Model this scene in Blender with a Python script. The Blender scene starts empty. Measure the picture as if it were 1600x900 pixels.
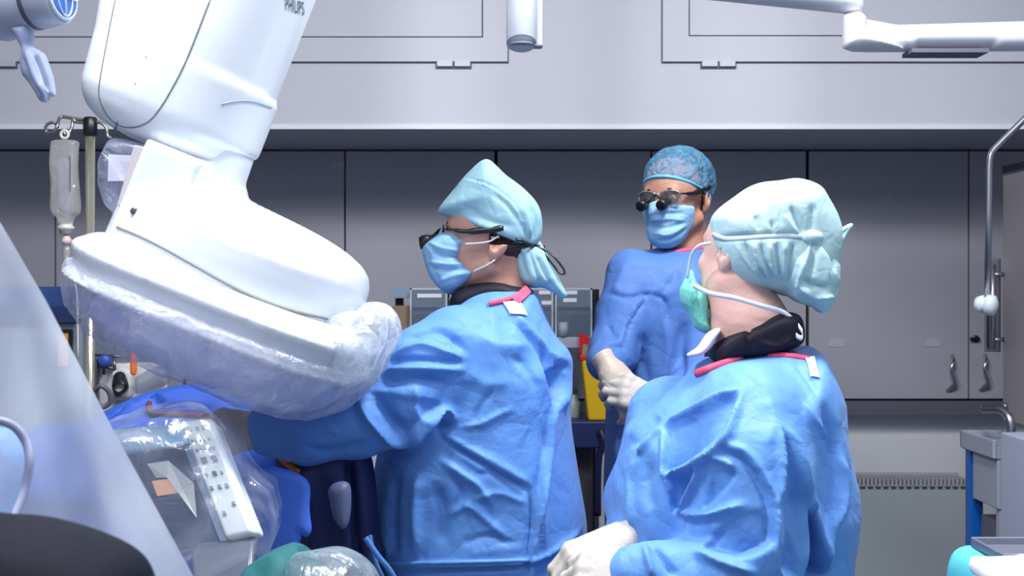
import bpy, bmesh, math, random
import numpy as np
from mathutils import Vector, Matrix
from mathutils.bvhtree import BVHTree
random.seed(7); np.random.seed(7)
SC = bpy.context.scene; COL = SC.collection
R = math.radians
# ------------------------------------------------------------------ camera, light, exposure
F = 1900.0; CZ = 1.5
def P(px, py, d):
    return np.array([(px-800)/F*d, d, CZ-(py-450)/F*d])
cd = bpy.data.cameras.new('camera'); cam = bpy.data.objects.new('camera', cd); COL.objects.link(cam)
cam.location = (0, 0, CZ); cam.rotation_euler = (R(90), 0, 0)
cd.sensor_width = 36; cd.lens = 36*F/1600; cd.clip_start = .05
cd.dof.use_dof = True; cd.dof.focus_distance = 2.4; cd.dof.aperture_fstop = 9.0
SC.camera = cam
SC.view_settings.view_transform = 'Standard'; SC.view_settings.look = 'None'
SC.view_settings.gamma = 1; SC.view_settings.use_curve_mapping = False
SC.view_settings.exposure = 0.12
w = bpy.data.worlds.new('world'); SC.world = w; w.use_nodes = True
w.node_tree.nodes['Background'].inputs[0].default_value = (.68, .78, 1.0, 1)
w.node_tree.nodes['Background'].inputs[1].default_value = .47
def area(name, loc, target, size, power, col=(1, 1, 1), sy=None, spread=180):
    l = bpy.data.lights.new(name, 'AREA'); l.energy = power; l.color = col; l.spread = R(spread)
    l.shape = 'RECTANGLE'; l.size = size; l.size_y = sy or size
    o = bpy.data.objects.new(name, l); COL.objects.link(o); o.location = loc
    o.rotation_euler = (Vector(target)-Vector(loc)).to_track_quat('-Z', 'Y').to_euler(); return o
area('surgical_lamp_light', (-.55, 1.72, 2.95), (-.35, 2.3, 1.3), .45, 46, (.96, .98, 1.0))
area('surgical_lamp_light', (.65, 2.12, 2.95), (.4, 2.6, 1.3), .42, 48, (.96, .98, 1.0))
area('ceiling_panel_light', (-.9, .9, 2.95), (-.9, 1.3, 0), 1.2, 20, (.90, .94, 1.0), .6)
area('ceiling_panel_light', (1.3, .9, 2.95), (1.3, 1.3, 0), 1.2, 15, (.90, .94, 1.0), .6)
area('ceiling_panel_light', (0, -1.2, 2.95), (0, -.6, 0), 2.4, 13, (.90, .94, 1.0), .8)

# ------------------------------------------------------------------ materials
def s2l(c):
    return tuple(((x/255)/12.92 if x/255 <= .04045 else ((x/255+.055)/1.055)**2.4) for x in c)
MATS = {}
def mat(name, col, rough=.5, metal=0., bump=0., bscale=60., var=.0, vscale=4., spec=.5, emit=None, estr=1., trans=0., alpha=None, sheen=0., kind='noise', coat=0.):
    if name in MATS: return MATS[name]
    m = bpy.data.materials.new(name); m.use_nodes = True; nt = m.node_tree; b = nt.nodes['Principled BSDF']
    c = s2l(col)+(1,)
    b.inputs['Base Color'].default_value = c; b.inputs['Roughness'].default_value = rough
    b.inputs['Metallic'].default_value = metal; b.inputs['Specular IOR Level'].default_value = spec
    b.inputs['Sheen Weight'].default_value = sheen; b.inputs['Coat Weight'].default_value = coat
    if trans: b.inputs['Transmission Weight'].default_value = trans
    if alpha is not None: b.inputs['Alpha'].default_value = alpha
    if emit: b.inputs['Emission Color'].default_value = s2l(emit)+(1,); b.inputs['Emission Strength'].default_value = estr
    tc = nt.nodes.new('ShaderNodeTexCoord')
    if var > 0:
        n = nt.nodes.new('ShaderNodeTexNoise'); n.inputs['Scale'].default_value = vscale; n.inputs['Detail'].default_value = 4
        mx = nt.nodes.new('ShaderNodeMix'); mx.data_type = 'RGBA'
        mx.inputs[6].default_value = tuple(x*(1-var) for x in c[:3])+(1,); mx.inputs[7].default_value = tuple(min(1, x*(1+var)) for x in c[:3])+(1,)
        nt.links.new(tc.outputs['Object'], n.inputs['Vector']); nt.links.new(n.outputs['Fac'], mx.inputs[0]); nt.links.new(mx.outputs[2], b.inputs['Base Color'])
    if bump > 0:
        if kind == 'crinkle':   # folded-paper creases: two scales of warped voronoi ridges
            n0 = nt.nodes.new('ShaderNodeTexNoise'); n0.inputs['Scale'].default_value = bscale*.4; n0.inputs['Detail'].default_value = 3
            va = nt.nodes.new('ShaderNodeVectorMath'); va.operation = 'MULTIPLY_ADD'
            va.inputs[1].default_value = (.12,)*3
            nt.links.new(tc.outputs['Object'], n0.inputs['Vector']); nt.links.new(n0.outputs['Color'], va.inputs[0]); nt.links.new(tc.outputs['Object'], va.inputs[2])
            v = nt.nodes.new('ShaderNodeTexVoronoi'); v.feature = 'DISTANCE_TO_EDGE'; v.inputs['Scale'].default_value = bscale
            nt.links.new(va.outputs[0], v.inputs['Vector'])
            n = nt.nodes.new('ShaderNodeTexNoise'); n.inputs['Scale'].default_value = bscale*.7; n.inputs['Detail'].default_value = 5
            nt.links.new(va.outputs[0], n.inputs['Vector'])
            mr = nt.nodes.new('ShaderNodeMath'); mr.operation = 'MULTIPLY_ADD'; mr.inputs[1].default_value = 1.6
            nt.links.new(n.outputs['Fac'], mr.inputs[0])
            sm = nt.nodes.new('ShaderNodeMath'); sm.operation = 'MINIMUM'; sm.inputs[1].default_value = .25
            nt.links.new(v.outputs['Distance'], sm.inputs[0]); nt.links.new(sm.outputs[0], mr.inputs[2])
            src = mr.outputs[0]
        else:
            n = nt.nodes.new('ShaderNodeTexNoise'); n.inputs['Scale'].default_value = bscale; n.inputs['Detail'].default_value = 3
            nt.links.new(tc.outputs['Object'], n.inputs['Vector']); src = n.outputs['Fac']
        bp = nt.nodes.new('ShaderNodeBump'); bp.inputs['Strength'].default_value = bump; bp.inputs['Distance'].default_value = .01
        nt.links.new(src, bp.inputs['Height']); nt.links.new(bp.outputs[0], b.inputs['Normal'])
    MATS[name] = m; return m
def film(name, col, opacity, rough=.25, gloss=.15, crink=18., bstr=.8, var=.25, transl=.5, tint=(1, 1, 1)):
    """thin milky plastic sheet: part see-through, part scattering, glossy crinkles"""
    if name in MATS: return MATS[name]
    m = bpy.data.materials.new(name); m.use_nodes = True; nt = m.node_tree; N = nt.nodes.new; L = nt.links.new
    nt.nodes.remove(nt.nodes['Principled BSDF']); out = nt.nodes['Material Output']
    tr = N('ShaderNodeBsdfTransparent'); tr.inputs[0].default_value = tuple(tint)+(1,)
    df = N('ShaderNodeBsdfDiffuse'); df.inputs[0].default_value = s2l(col)+(1,)
    tl = N('ShaderNodeBsdfTranslucent'); tl.inputs[0].default_value = s2l(col)+(1,)
    gl = N('ShaderNodeBsdfGlossy'); gl.inputs['Roughness'].default_value = rough
    m1 = N('ShaderNodeMixShader'); m1.inputs[0].default_value = transl; L(df.outputs[0], m1.inputs[1]); L(tl.outputs[0], m1.inputs[2])
    m2 = N('ShaderNodeMixShader'); m2.inputs[0].default_value = gloss; L(m1.outputs[0], m2.inputs[1]); L(gl.outputs[0], m2.inputs[2])
    m3 = N('ShaderNodeMixShader'); L(tr.outputs[0], m3.inputs[1]); L(m2.outputs[0], m3.inputs[2]); L(m3.outputs[0], out.inputs[0])
    tc = N('ShaderNodeTexCoord'); n = N('ShaderNodeTexNoise'); n.inputs['Scale'].default_value = crink; n.inputs['Detail'].default_value = 5; n.inputs['Distortion'].default_value = 1.2
    L(tc.outputs['Object'], n.inputs['Vector'])
    mr = N('ShaderNodeMapRange'); mr.inputs[1].default_value = .35; mr.inputs[2].default_value = .7
    mr.inputs[3].default_value = max(0, opacity-var); mr.inputs[4].default_value = min(1, opacity+var); L(n.outputs['Fac'], mr.inputs[0]); L(mr.outputs[0], m3.inputs[0])
    bp = N('ShaderNodeBump'); bp.inputs['Strength'].default_value = bstr; bp.inputs['Distance'].default_value = .02
    L(n.outputs['Fac'], bp.inputs['Height'])
    for q in (df, tl, gl): L(bp.outputs[0], q.inputs['Normal'])
    MATS[name] = m; return m

GOWN = mat('gown_blue', (96, 147, 216), .55, bump=.7, bscale=12, kind='crinkle', var=.06, vscale=3, sheen=.1, spec=.35)
GOWN2 = mat('gown_blue_deep', (80, 118, 184), .6, bump=.6, bscale=12, kind='crinkle', var=.06, vscale=3, spec=.3)
GOWNB = mat('gown_back_panel', (84, 130, 215), .55, bump=.15, bscale=9, kind='crinkle', spec=.35)
CAPM = mat('cap_mint', (146, 186, 200), .75, bump=.25, bscale=22, kind='crinkle', var=.04)
CAPW = mat('cap_pale', (172, 202, 208), .75, bump=.3, bscale=22, kind='crinkle', var=.04)
MASKB = mat('mask_blue', (136, 178, 212), .8, bump=.2, bscale=40, kind='crinkle')
MASKG = mat('mask_green', (118, 204, 188), .8, bump=.2, bscale=40, kind='crinkle')
WHITEF = mat('white_fabric', (225, 222, 232), .8)
SKIN1 = mat('skin_warm', (188, 140, 124), .5, bump=.1, bscale=160, var=.07, vscale=14)
SKIN2 = mat('skin_pale', (222, 176, 164), .5, bump=.1, bscale=160, var=.06, vscale=14)
SKIN3 = mat('skin_tan', (176, 128, 108), .5, bump=.1, bscale=160, var=.08, vscale=14)
HAIR = mat('hair_dark', (52, 36, 30), .6, bump=.6, bscale=90)
EYE = mat('eye_white', (225, 222, 218), .2); IRIS = mat('iris_brown', (50, 32, 24), .2)
LIP = mat('lip', (170, 95, 90), .5)
GLOVE = mat('latex_glove', (196, 188, 180), .45, bump=.12, bscale=45, kind='crinkle', var=.05, vscale=20)
GLOVEB = mat('latex_glove_beige', (202, 184, 168), .45, bump=.12, bscale=45, kind='crinkle', var=.06, vscale=20)
BLACK = mat('black_plastic', (18, 18, 24), .35)
COLLAR = mat('lead_collar', (20, 18, 34), .6, bump=.2, bscale=25, spec=.25)
PINK = mat('pink_trim', (228, 78, 112), .6)
STEEL = mat('steel', (170, 170, 178), .3, 1.)
STEELD = mat('steel_dark', (112, 112, 120), .35, 1., bump=.05, bscale=10)
CARM = mat('enamel_white', (226, 231, 238), .32, coat=.3)
CARMS = mat('enamel_seam', (120, 124, 126), .6)
LILAC = mat('detector_lilac', (200, 206, 248), .5)
DRAPE = mat('drape_blue', (44, 88, 188), .6, bump=.3, bscale=7, kind='crinkle')
DRAPED = mat('drape_navy', (24, 32, 84), .6, bump=.3, bscale=7, kind='crinkle')
DRAPEL = mat('drape_royal', (78, 128, 238), .55, bump=.2, bscale=7, kind='crinkle')
FILMC = film('cover_film', (234, 236, 255), .5, crink=13, bstr=1.0, gloss=.22, var=.3)
FILMR = film('ruffled_film', (232, 238, 248), .62, crink=26, bstr=1.0, gloss=.25, var=.28)
FILMD = film('drape_film', (228, 236, 250), .7, rough=.4, crink=3.0, bstr=.6, gloss=.08, var=.18)
FILMB = film('bag_film', (225, 230, 245), .22, rough=.12, crink=9, bstr=1., gloss=.3, var=.2)
FILMBAG = film('flap_film', (196, 202, 226), .62, crink=20, gloss=.15, var=.15)
IVF = film('iv_bag_film', (236, 234, 228), .5, rough=.15, crink=14, bstr=.3, gloss=.25, var=.08)
BINF = film('bin_film', (150, 165, 185), .45, rough=.1, crink=6, bstr=.1, gloss=.15, var=.05)

# ------------------------------------------------------------------ object plumbing
ORG = {}
def link(o):
    COL.objects.link(o); return o
def tag(o, label, cat, group=None, kind=None):
    if label: o['label'] = label
    if cat: o['category'] = cat
    if group: o['group'] = group
    if kind: o['kind'] = kind
    return o
def thing(name, label, cat, loc, group=None):
    o = bpy.data.objects.new(name, None); o.empty_display_size = .05; link(o)
    o.location = Vector([float(x) for x in loc]); ORG[o] = np.array(loc, float)
    return tag(o, label, cat, group)
def mesh(name, V, Fc, m, parent=None, smooth=False, origin=None, bevel=0., mats=None, fm=None, label=None, solid=0., subsurf=0):
    V = np.asarray(V, float)
    org = ORG[parent] if parent is not None else (np.array(origin, float) if origin is not None else np.array([(V[:, 0].min()+V[:, 0].max())/2, (V[:, 1].min()+V[:, 1].max())/2, V[:, 2].min()]))
    me = bpy.data.meshes.new(name); me.from_pydata((V-org).tolist(), [], [tuple(int(i) for i in f) for f in Fc] if not isinstance(Fc, np.ndarray) else Fc.tolist())
    me.materials.append(m)
    for x in (mats or []): me.materials.append(x)
    if fm is not None: me.polygons.foreach_set('material_index', np.asarray(fm, np.int32))
    if smooth: me.polygons.foreach_set('use_smooth', [True]*len(me.polygons))
    me.update()
    o = bpy.data.objects.new(name, me); link(o); ORG[o] = org
    if parent is not None: o.parent = parent
    else: o.location = Vector(org.tolist())
    if bevel > 0:
        b = o.modifiers.new('bevel', 'BEVEL'); b.width = bevel; b.segments = 3; b.limit_method = 'ANGLE'
        if not smooth:
            me.polygons.foreach_set('use_smooth', [True]*len(me.polygons)); b.harden_normals = True
    if solid: s = o.modifiers.new('solid', 'SOLIDIFY'); s.thickness = solid; s.offset = 0
    if subsurf: s = o.modifiers.new('sub', 'SUBSURF'); s.levels = s.render_levels = subsurf
    if label: o['label'] = label
    return o
class MB:
    def __init__(s): s.v = []; s.f = []
    def add(s, V, Fc):
        n = len(s.v); s.v += [tuple(map(float, x)) for x in V]; s.f += [tuple(i+n for i in f) for f in Fc]; return s
    def box(s, lo, hi, Rm=None, c=None):
        V = np.array([(x, y, z) for x in (lo[0], hi[0]) for y in (lo[1], hi[1]) for z in (lo[2], hi[2])], float)
        if Rm is not None:
            c = np.array(c if c is not None else (np.array(lo)+np.array(hi))/2); V = (V-c) @ np.array(Rm).T+c
        return s.add(V, [(0, 1, 3, 2), (4, 6, 7, 5), (0, 4, 5, 1), (2, 3, 7, 6), (0, 2, 6, 4), (1, 5, 7, 3)])
    def hexa(s, q, n, t):
        """slab: quad q (4 pts) thickened by t along n"""
        q = np.array(q, float); n = np.array(n, float); V = np.vstack([q, q+n*t])
        return s.add(V, [(0, 1, 2, 3), (7, 6, 5, 4), (0, 4, 5, 1), (1, 5, 6, 2), (2, 6, 7, 3), (3, 7, 4, 0)])
    def tube(s, pts, r, seg=12, closed=False, caps=True):
        pts = np.array(pts, float); n = len(pts); rr = np.full(n, r) if np.isscalar(r) else np.array(r, float)
        T = np.gradient(pts, axis=0) if not closed else np.roll(pts, -1, 0)-np.roll(pts, 1, 0)
        T /= np.linalg.norm(T, axis=1)[:, None]+1e-12
        up = np.array([0, 0, 1.]) if abs(T[0][2]) < .9 else np.array([0, 1., 0]); V = []
        for i in range(n):
            u = up-T[i]*np.dot(up, T[i]); u /= np.linalg.norm(u)+1e-12; up = u; w_ = np.cross(T[i], u)
            for k in range(seg):
                a = 2*math.pi*k/seg; V.append(pts[i]+rr[i]*(math.cos(a)*u+math.sin(a)*w_))
        Fc = []; m_ = n if closed else n-1
        for i in range(m_):
            for k in range(seg):
                a, b = i*seg+k, i*seg+(k+1) % seg; c, d = ((i+1) % n)*seg+(k+1) % seg, ((i+1) % n)*seg+k; Fc.append((a, b, c, d))
        if caps and not closed: Fc += [tuple(range(seg))[::-1], tuple(range((n-1)*seg, n*seg))]
        return s.add(V, Fc)
    def lathe(s, c, prof, axis=(0, 0, 1), seg=28):
        """prof: (h, r) along axis from c"""
        a = np.array(axis, float); a /= np.linalg.norm(a); pts = [np.array(c, float)+a*h for h, r in prof]
        t = np.array([1, 0, 0.]) if abs(a[0]) < .9 else np.array([0, 1, 0.]); u = t-a*np.dot(t, a); u /= np.linalg.norm(u); w_ = np.cross(a, u)
        V = [p+max(r, 1e-5)*(math.cos(2*math.pi*k/seg)*u+math.sin(2*math.pi*k/seg)*w_) for p, (h, r) in zip(pts, prof) for k in range(seg)]
        Fc = [(i*seg+k, i*seg+(k+1) % seg, (i+1)*seg+(k+1) % seg, (i+1)*seg+k) for i in range(len(prof)-1) for k in range(seg)]
        Fc += [tuple(range(seg))[::-1], tuple(range((len(prof)-1)*seg, len(prof)*seg))]
        return s.add(V, Fc)
    def grid(s, G):
        n, m_ = len(G), len(G[0]); return s.add([p for r_ in G for p in r_], [(i*m_+j, i*m_+j+1, (i+1)*m_+j+1, (i+1)*m_+j) for i in range(n-1) for j in range(m_-1)])
    def build(s, name, m, parent=None, **k): return mesh(name, s.v, s.f, m, parent, **k)
def spline(pts, n=12):
    """Catmull-Rom through pts (any dimension)"""
    p = np.array(pts, float); p = np.vstack([2*p[0]-p[1], p, 2*p[-1]-p[-2]]); out = []
    for i in range(1, len(p)-2):
        for t in np.linspace(0, 1, n, endpoint=False):
            a, b, c, d = p[i-1:i+3]; out.append(.5*((2*b)+(-a+c)*t+(2*a-5*b+4*c-d)*t*t+(-a+3*b-3*c+d)*t**3))
    out.append(p[-2]); return np.array(out)

# ------------------------------------------------------------------ signed-distance sculpting
def smin(a, b, k):
    h = np.clip(.5+.5*(b-a)/k, 0, 1); return b*(1-h)+a*h-k*h*(1-h)
def smax(a, b, k): return -smin(-a, -b, k)
def union(fs, k=.02):
    def f(p):
        r = fs[0](p)
        for g in fs[1:]: r = smin(r, g(p), k)
        return r
    return f
def cap(a, b, ra, rb):
    a = np.array(a, float); b = np.array(b, float); ab = b-a; L2 = ab @ ab+1e-12
    def f(p):
        t = np.clip(((p-a) @ ab)/L2, 0, 1); return np.linalg.norm(p-a-t[:, None]*ab, axis=1)-(ra+(rb-ra)*t)
    return f
def chain(pts, rs, k=.02): return union([cap(pts[i], pts[i+1], rs[i], rs[i+1]) for i in range(len(pts)-1)], k)
def ell(c, r, Rm=None):
    c = np.array(c, float); r = np.array(r, float)
    def f(p):
        q = p-c
        if Rm is not None: q = q @ np.array(Rm)
        k0 = np.linalg.norm(q/r, axis=1); k1 = np.linalg.norm(q/(r*r), axis=1)+1e-9; return k0*(k0-1)/k1
    return f
def rbox(c, h, rad, Rm=None):
    c = np.array(c, float); h = np.array(h, float)-rad
    def f(p):
        q = p-c
        if Rm is not None: q = q @ np.array(Rm)
        q = np.abs(q)-h; return np.linalg.norm(np.maximum(q, 0), axis=1)+np.minimum(q.max(axis=1), 0)-rad
    return f
def xf(f, M, s=1.):
    """place canonical sdf: world = M[:3,:3]@(s*local)+M[:3,3]"""
    M = np.array(M, float); t = M[:3, 3]; k = np.linalg.norm(M[:3, 0]); Ri = M[:3, :3]/k; s = s*k
    return lambda p: f(((p-t) @ Ri)/s)*s
def frame(o, x, z, s=1.):
    x = np.array(x, float); x /= np.linalg.norm(x); z = np.array(z, float); z -= x*(z @ x); z /= np.linalg.norm(z); y = np.cross(z, x)
    M = np.eye(4); M[:3, 0] = x; M[:3, 1] = y; M[:3, 2] = z; M[:3, :3] *= s; M[:3, 3] = o; return M
def blur2(A, n):
    for _ in range(n):
        for ax in (0, 1):
            B = np.pad(A, [(1, 1) if i == ax else (0, 0) for i in (0, 1)], mode='edge')
            A = (np.take(B, range(0, A.shape[ax]), ax)+2*A+np.take(B, range(2, A.shape[ax]+2), ax))/4
    return A
def poly_sdf(poly, x, z):
    d = np.full(x.shape, 1e9); ins = np.zeros(x.shape, bool); n = len(poly)
    for i in range(n):
        ax, az = poly[i]; bx, bz = poly[(i+1) % n]; ex, ez = bx-ax, bz-az
        t = np.clip(((x-ax)*ex+(z-az)*ez)/(ex*ex+ez*ez+1e-12), 0, 1)
        d = np.minimum(d, (x-ax-t*ex)**2+(z-az-t*ez)**2)
        c = ((az > z) != (bz > z)) & (x < (bx-ax)*(z-az)/(bz-az+1e-15)+ax); ins ^= c
    return np.where(ins, -1, 1)*np.sqrt(d)
def pillow(px, d, Rr, W, soft=3, res=.004, smooth_poly=True, Wf=None, yc=None, n=2.):
    """round-edged volume whose side outline is the closed outline px (seen at distance d), half thickness W, edge radius Rr"""
    pp = np.array(px, float)
    if smooth_poly:
        q = np.vstack([pp[-2:], pp, pp[:2]]); pp = spline(q, 6)[12:-12]
        pp = pp[:len(pp)]
    XZ = np.stack([(pp[:, 0]-800)/F*d, CZ-(pp[:, 1]-450)/F*d], 1)
    lo = XZ.min(0)-.12; hi = XZ.max(0)+.12; nx, nz = [int((hi[i]-lo[i])/res)+2 for i in (0, 1)]
    gx, gz = np.meshgrid(lo[0]+np.arange(nx)*res, lo[1]+np.arange(nz)*res, indexing='ij')
    D = blur2(poly_sdf(XZ, gx, gz), soft); yc = d if yc is None else yc
    def d2f(p):
        u = np.clip((p[:, 0]-lo[0])/res, 0, nx-1.001); v = np.clip((p[:, 2]-lo[1])/res, 0, nz-1.001); i = u.astype(int); j = v.astype(int); a = u-i; b = v-j
        return D[i, j]*(1-a)*(1-b)+D[i+1, j]*a*(1-b)+D[i, j+1]*(1-a)*b+D[i+1, j+1]*a*b
    def f(p):
        d2 = d2f(p)
        w_ = W if Wf is None else Wf(p)
        uu = np.maximum((Rr+d2)/Rr, 0); return ((uu**n+np.abs((p[:, 1]-yc)/w_)**n)**(1/n)-1)*min(Rr, W)
    f.d2 = d2f
    f.lo = np.array([XZ[:, 0].min(), yc-W, XZ[:, 1].min()]); f.hi = np.array([XZ[:, 0].max(), yc+W, XZ[:, 1].max()])
    return f
def nets(f, lo, hi, h):
    """sparse surface nets of f=0"""
    lo = np.array(lo, float)-2*h; hi = np.array(hi, float)+2*h; B = 4
    nc = [int(math.ceil((hi[i]-lo[i])/(h*B)))+1 for i in range(3)]
    gc = np.stack(np.meshgrid(*[lo[i]+(np.arange(nc[i])+.5-.5/B)*h*B for i in range(3)], indexing='ij'), -1).reshape(-1, 3)
    Cv = f(gc).reshape(nc); near = np.abs(Cv) < h*B*1.6
    near2 = near.copy()
    for ax in range(3):
        near2 |= np.roll(near, 1, ax) | np.roll(near, -1, ax)
    rep = lambda A: A.repeat(B, 0).repeat(B, 1).repeat(B, 2)
    G = rep(Cv).astype(np.float32); msk = rep(near2); idx = np.argwhere(msk); G[msk] = f(lo+idx*h)
    S = G < 0; n0, n1, n2 = [k-1 for k in G.shape]
    cs = np.zeros((n0, n1, n2), np.uint8)
    for dx in (0, 1):
        for dy in (0, 1):
            for dz in (0, 1): cs += S[dx:dx+n0, dy:dy+n1, dz:dz+n2]
    act = (cs > 0) & (cs < 8); ci = np.argwhere(act); vid = np.full(act.shape, -1, np.int64); vid[act] = np.arange(len(ci))
    acc = np.zeros((len(ci), 3)); cnt = np.zeros(len(ci))
    for ax in range(3):
        o1, o2 = [k for k in range(3) if k != ax]
        for a in (0, 1):
            for b in (0, 1):
                off = np.zeros(3, int); off[o1] = a; off[o2] = b; e = np.zeros(3, int); e[ax] = 1
                p0 = ci+off; p1 = p0+e; v0 = G[tuple(p0.T)]; v1 = G[tuple(p1.T)]; c = (v0 < 0) != (v1 < 0)
                t = np.where(c, v0/(v0-v1+1e-20), 0); q = p0+t[:, None]*e; acc[c] += q[c]; cnt[c] += 1
    V = lo+h*acc/np.maximum(cnt, 1)[:, None]; Q = []
    for ax in range(3):
        o1, o2 = [(1, 2), (2, 0), (0, 1)][ax]
        a = [slice(1, -1)]*3; a[ax] = slice(0, -1); b = [slice(1, -1)]*3; b[ax] = slice(1, None)
        s0 = S[tuple(a)]; s1 = S[tuple(b)]; e = np.argwhere(s0 != s1); st = s0[tuple(e.T)]
        base = e.copy(); base[:, o1] += 1; base[:, o2] += 1
        c = []
        for (da, db) in ((-1, -1), (0, -1), (0, 0), (-1, 0)):
            k = base.copy(); k[:, o1] += da; k[:, o2] += db; c.append(k)
        ok = np.all([np.all((k >= 0) & (k < np.array(act.shape)), 1) for k in c], 0)
        q = np.stack([vid[tuple(np.clip(k, 0, np.array(act.shape)-1).T)] for k in c], 1)
        ok &= (q >= 0).all(1); q = q[ok]; st = st[ok]; q[~st] = q[~st][:, ::-1]; Q.append(q)
    return V, np.vstack(Q)
def smooth_mesh(V, Q, it, lam=.5):
    A = np.concatenate([Q[:, [0, 1]], Q[:, [1, 2]], Q[:, [2, 3]], Q[:, [3, 0]]]); a = np.concatenate([A[:, 0], A[:, 1]]); b = np.concatenate([A[:, 1], A[:, 0]])
    deg = np.bincount(a, minlength=len(V))[:, None]+1e-9
    for k in range(it):
        s = np.stack([np.bincount(a, V[b, i], minlength=len(V)) for i in range(3)], 1)/deg
        V = V+(lam if k % 2 == 0 else -lam*.98)*(s-V)
    return V
def vnormals(V, Q):
    n = np.cross(V[Q[:, 2]]-V[Q[:, 0]], V[Q[:, 3]]-V[Q[:, 1]]); N = np.stack([np.bincount(Q.ravel(), np.repeat(n[:, i], 4), minlength=len(V)) for i in range(3)], 1)
    return N/(np.linalg.norm(N, axis=1)[:, None]+1e-12)
def strokes(V, Q, L):
    """sculpt folds. each: (outline points, width px, height m, kind) ; kind 'r' ridge/valley, 'f' overlapping fold (step)"""
    N = vnormals(V, Q); px = 800+V[:, 0]/V[:, 1]*F; py = 450-(V[:, 2]-CZ)/V[:, 1]*F
    view = V-np.array([0, 0, CZ]); view /= np.linalg.norm(view, axis=1)[:, None]; fac = np.clip(-(N*view).sum(1)*2.5, 0, 1); H = np.zeros(len(V))
    for pts, wd, amp, kd in L:
        if isinstance(kd, tuple):      # facet: a panel that sinks along the direction kd and springs back at its far edge
            pl = np.array(pts, float); pl = spline(np.vstack([pl[-2:], pl, pl[:2]]), 5)[10:-10]; lo = pl.min(0); hi = pl.max(0)
            I = np.where((px > lo[0]-4) & (px < hi[0]+4) & (py > lo[1]-4) & (py < hi[1]+4) & (fac > 0))[0]
            if len(I):
                d2 = poly_sdf([tuple(q) for q in pl], px[I], py[I]); dr = np.array(kd, float); dr /= np.linalg.norm(dr); pr = pl@dr
                t_ = np.clip((px[I]*dr[0]+py[I]*dr[1]-pr.min())/(np.ptp(pr)+1e-9), 0, 1); H[I] -= amp*(.12+.88*t_)*np.clip(-d2/wd, 0, 1)
            continue
        pl = spline(pts, 6) if len(pts) > 2 else np.array(pts, float); lo = pl.min(0)-3*wd; hi = pl.max(0)+3*wd
        I = np.where((px > lo[0]) & (px < hi[0]) & (py > lo[1]) & (py < hi[1]) & (fac > 0))[0]
        if not len(I): continue
        x, y = px[I], py[I]; best = np.full(len(I), 1e9); sg = np.zeros(len(I)); tt = np.zeros(len(I)); n = len(pl)-1
        for i in range(n):
            a, b = pl[i], pl[i+1]; e = b-a; t = np.clip(((x-a[0])*e[0]+(y-a[1])*e[1])/(e@e+1e-9), 0, 1); dx = x-a[0]-t*e[0]; dy = y-a[1]-t*e[1]; dd = np.hypot(dx, dy)
            m_ = dd < best; best[m_] = dd[m_]; sg[m_] = np.sign(e[0]*dy-e[1]*dx)[m_]; tt[m_] = ((i+t)/n)[m_]
        taper = np.clip(np.sin(math.pi*np.clip(tt*.94+.03, 0, 1))*1.8, 0, 1); g = np.exp(-(best/wd)**2)
        if kd == 'r': H[I] += amp*taper*((.5*g+.6*np.exp(-best/(wd*.85))) if amp > 0 else g)
        elif kd == 'x': pass
        elif kd == 'f': H[I] += amp*taper*np.where(sg > 0, np.exp(-best/(wd*1.6)), -np.exp(-(best/(wd*.6))**2)*.9)*np.where(best < 3*wd, 1, 0)*np.where(sg > 0, np.clip(best/2+.2, 0, 1), 1)
    return V+N*(H*fac)[:, None]
def vnoise(V, s, seed=0):
    """smooth value noise for displacement"""
    r = np.random.RandomState(seed); T = r.rand(32, 32, 32)*2-1; p = V/s+r.rand(3)*9; i = np.floor(p).astype(int); f = p-i; f = f*f*(3-2*f); o = 0
    for a in (0, 1):
        for b in (0, 1):
            for c in (0, 1):
                o = o+T[(i[:, 0]+a) % 32, (i[:, 1]+b) % 32, (i[:, 2]+c) % 32]*(f[:, 0] if a else 1-f[:, 0])*(f[:, 1] if b else 1-f[:, 1])*(f[:, 2] if c else 1-f[:, 2])
    return o
def ridged(V, s, seed=0): return 1-2*np.abs(vnoise(V, s, seed))
BV = {}
def sculpt(name, f, lo, hi, h, m, parent, it=4, folds=None, noise=(), key=None, extra=None, origin=None, label=None):
    V, Q = nets(f, lo, hi, h); V = smooth_mesh(V, Q, it)
    if noise:
        N = vnormals(V, Q); H = 0
        for (s, a, kd, sd) in noise: H = H+a*(ridged(V, s, sd) if kd == 'r' else vnoise(V, s, sd))
        V = V+N*H[:, None]
    if folds: V = strokes(V, Q, folds); V = smooth_mesh(V, Q, 2, .3)
    if extra: V = extra(V, Q)
    o = mesh(name, V, Q, m, parent, smooth=True, origin=origin, label=label)
    if key: BV[key] = BVHTree.FromPolygons(V.tolist(), Q.tolist())
    return o
def hit(key, px, py, off=.002, fallback=None):
    """the point of a surface seen at a photo position, lifted off along its normal"""
    d = Vector(((px-800)/F, 1, -(py-450)/F)).normalized(); best = None
    for k in (key if isinstance(key, (list, tuple)) else [key]):
        r = BV[k].ray_cast(Vector((0, 0, CZ)), d)
        if r[0] is not None and (best is None or r[3] < best[3]): best = r
    if best is None: return None
    n = best[1] if best[1].dot(d) < 0 else -best[1]
    return np.array(best[0]+n*off)
def on(key, pts, off=.002, n=8, d=None):
    out = []; pl = spline(pts, n) if len(pts) > 2 else np.array(pts, float); last = d
    for x, y in pl:
        q = hit(key, x, y, off)
        if q is None:
            if last is None: continue
            q = P(x, y, last)
        last = q[1]; out.append(q)
    return np.array(out)
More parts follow.
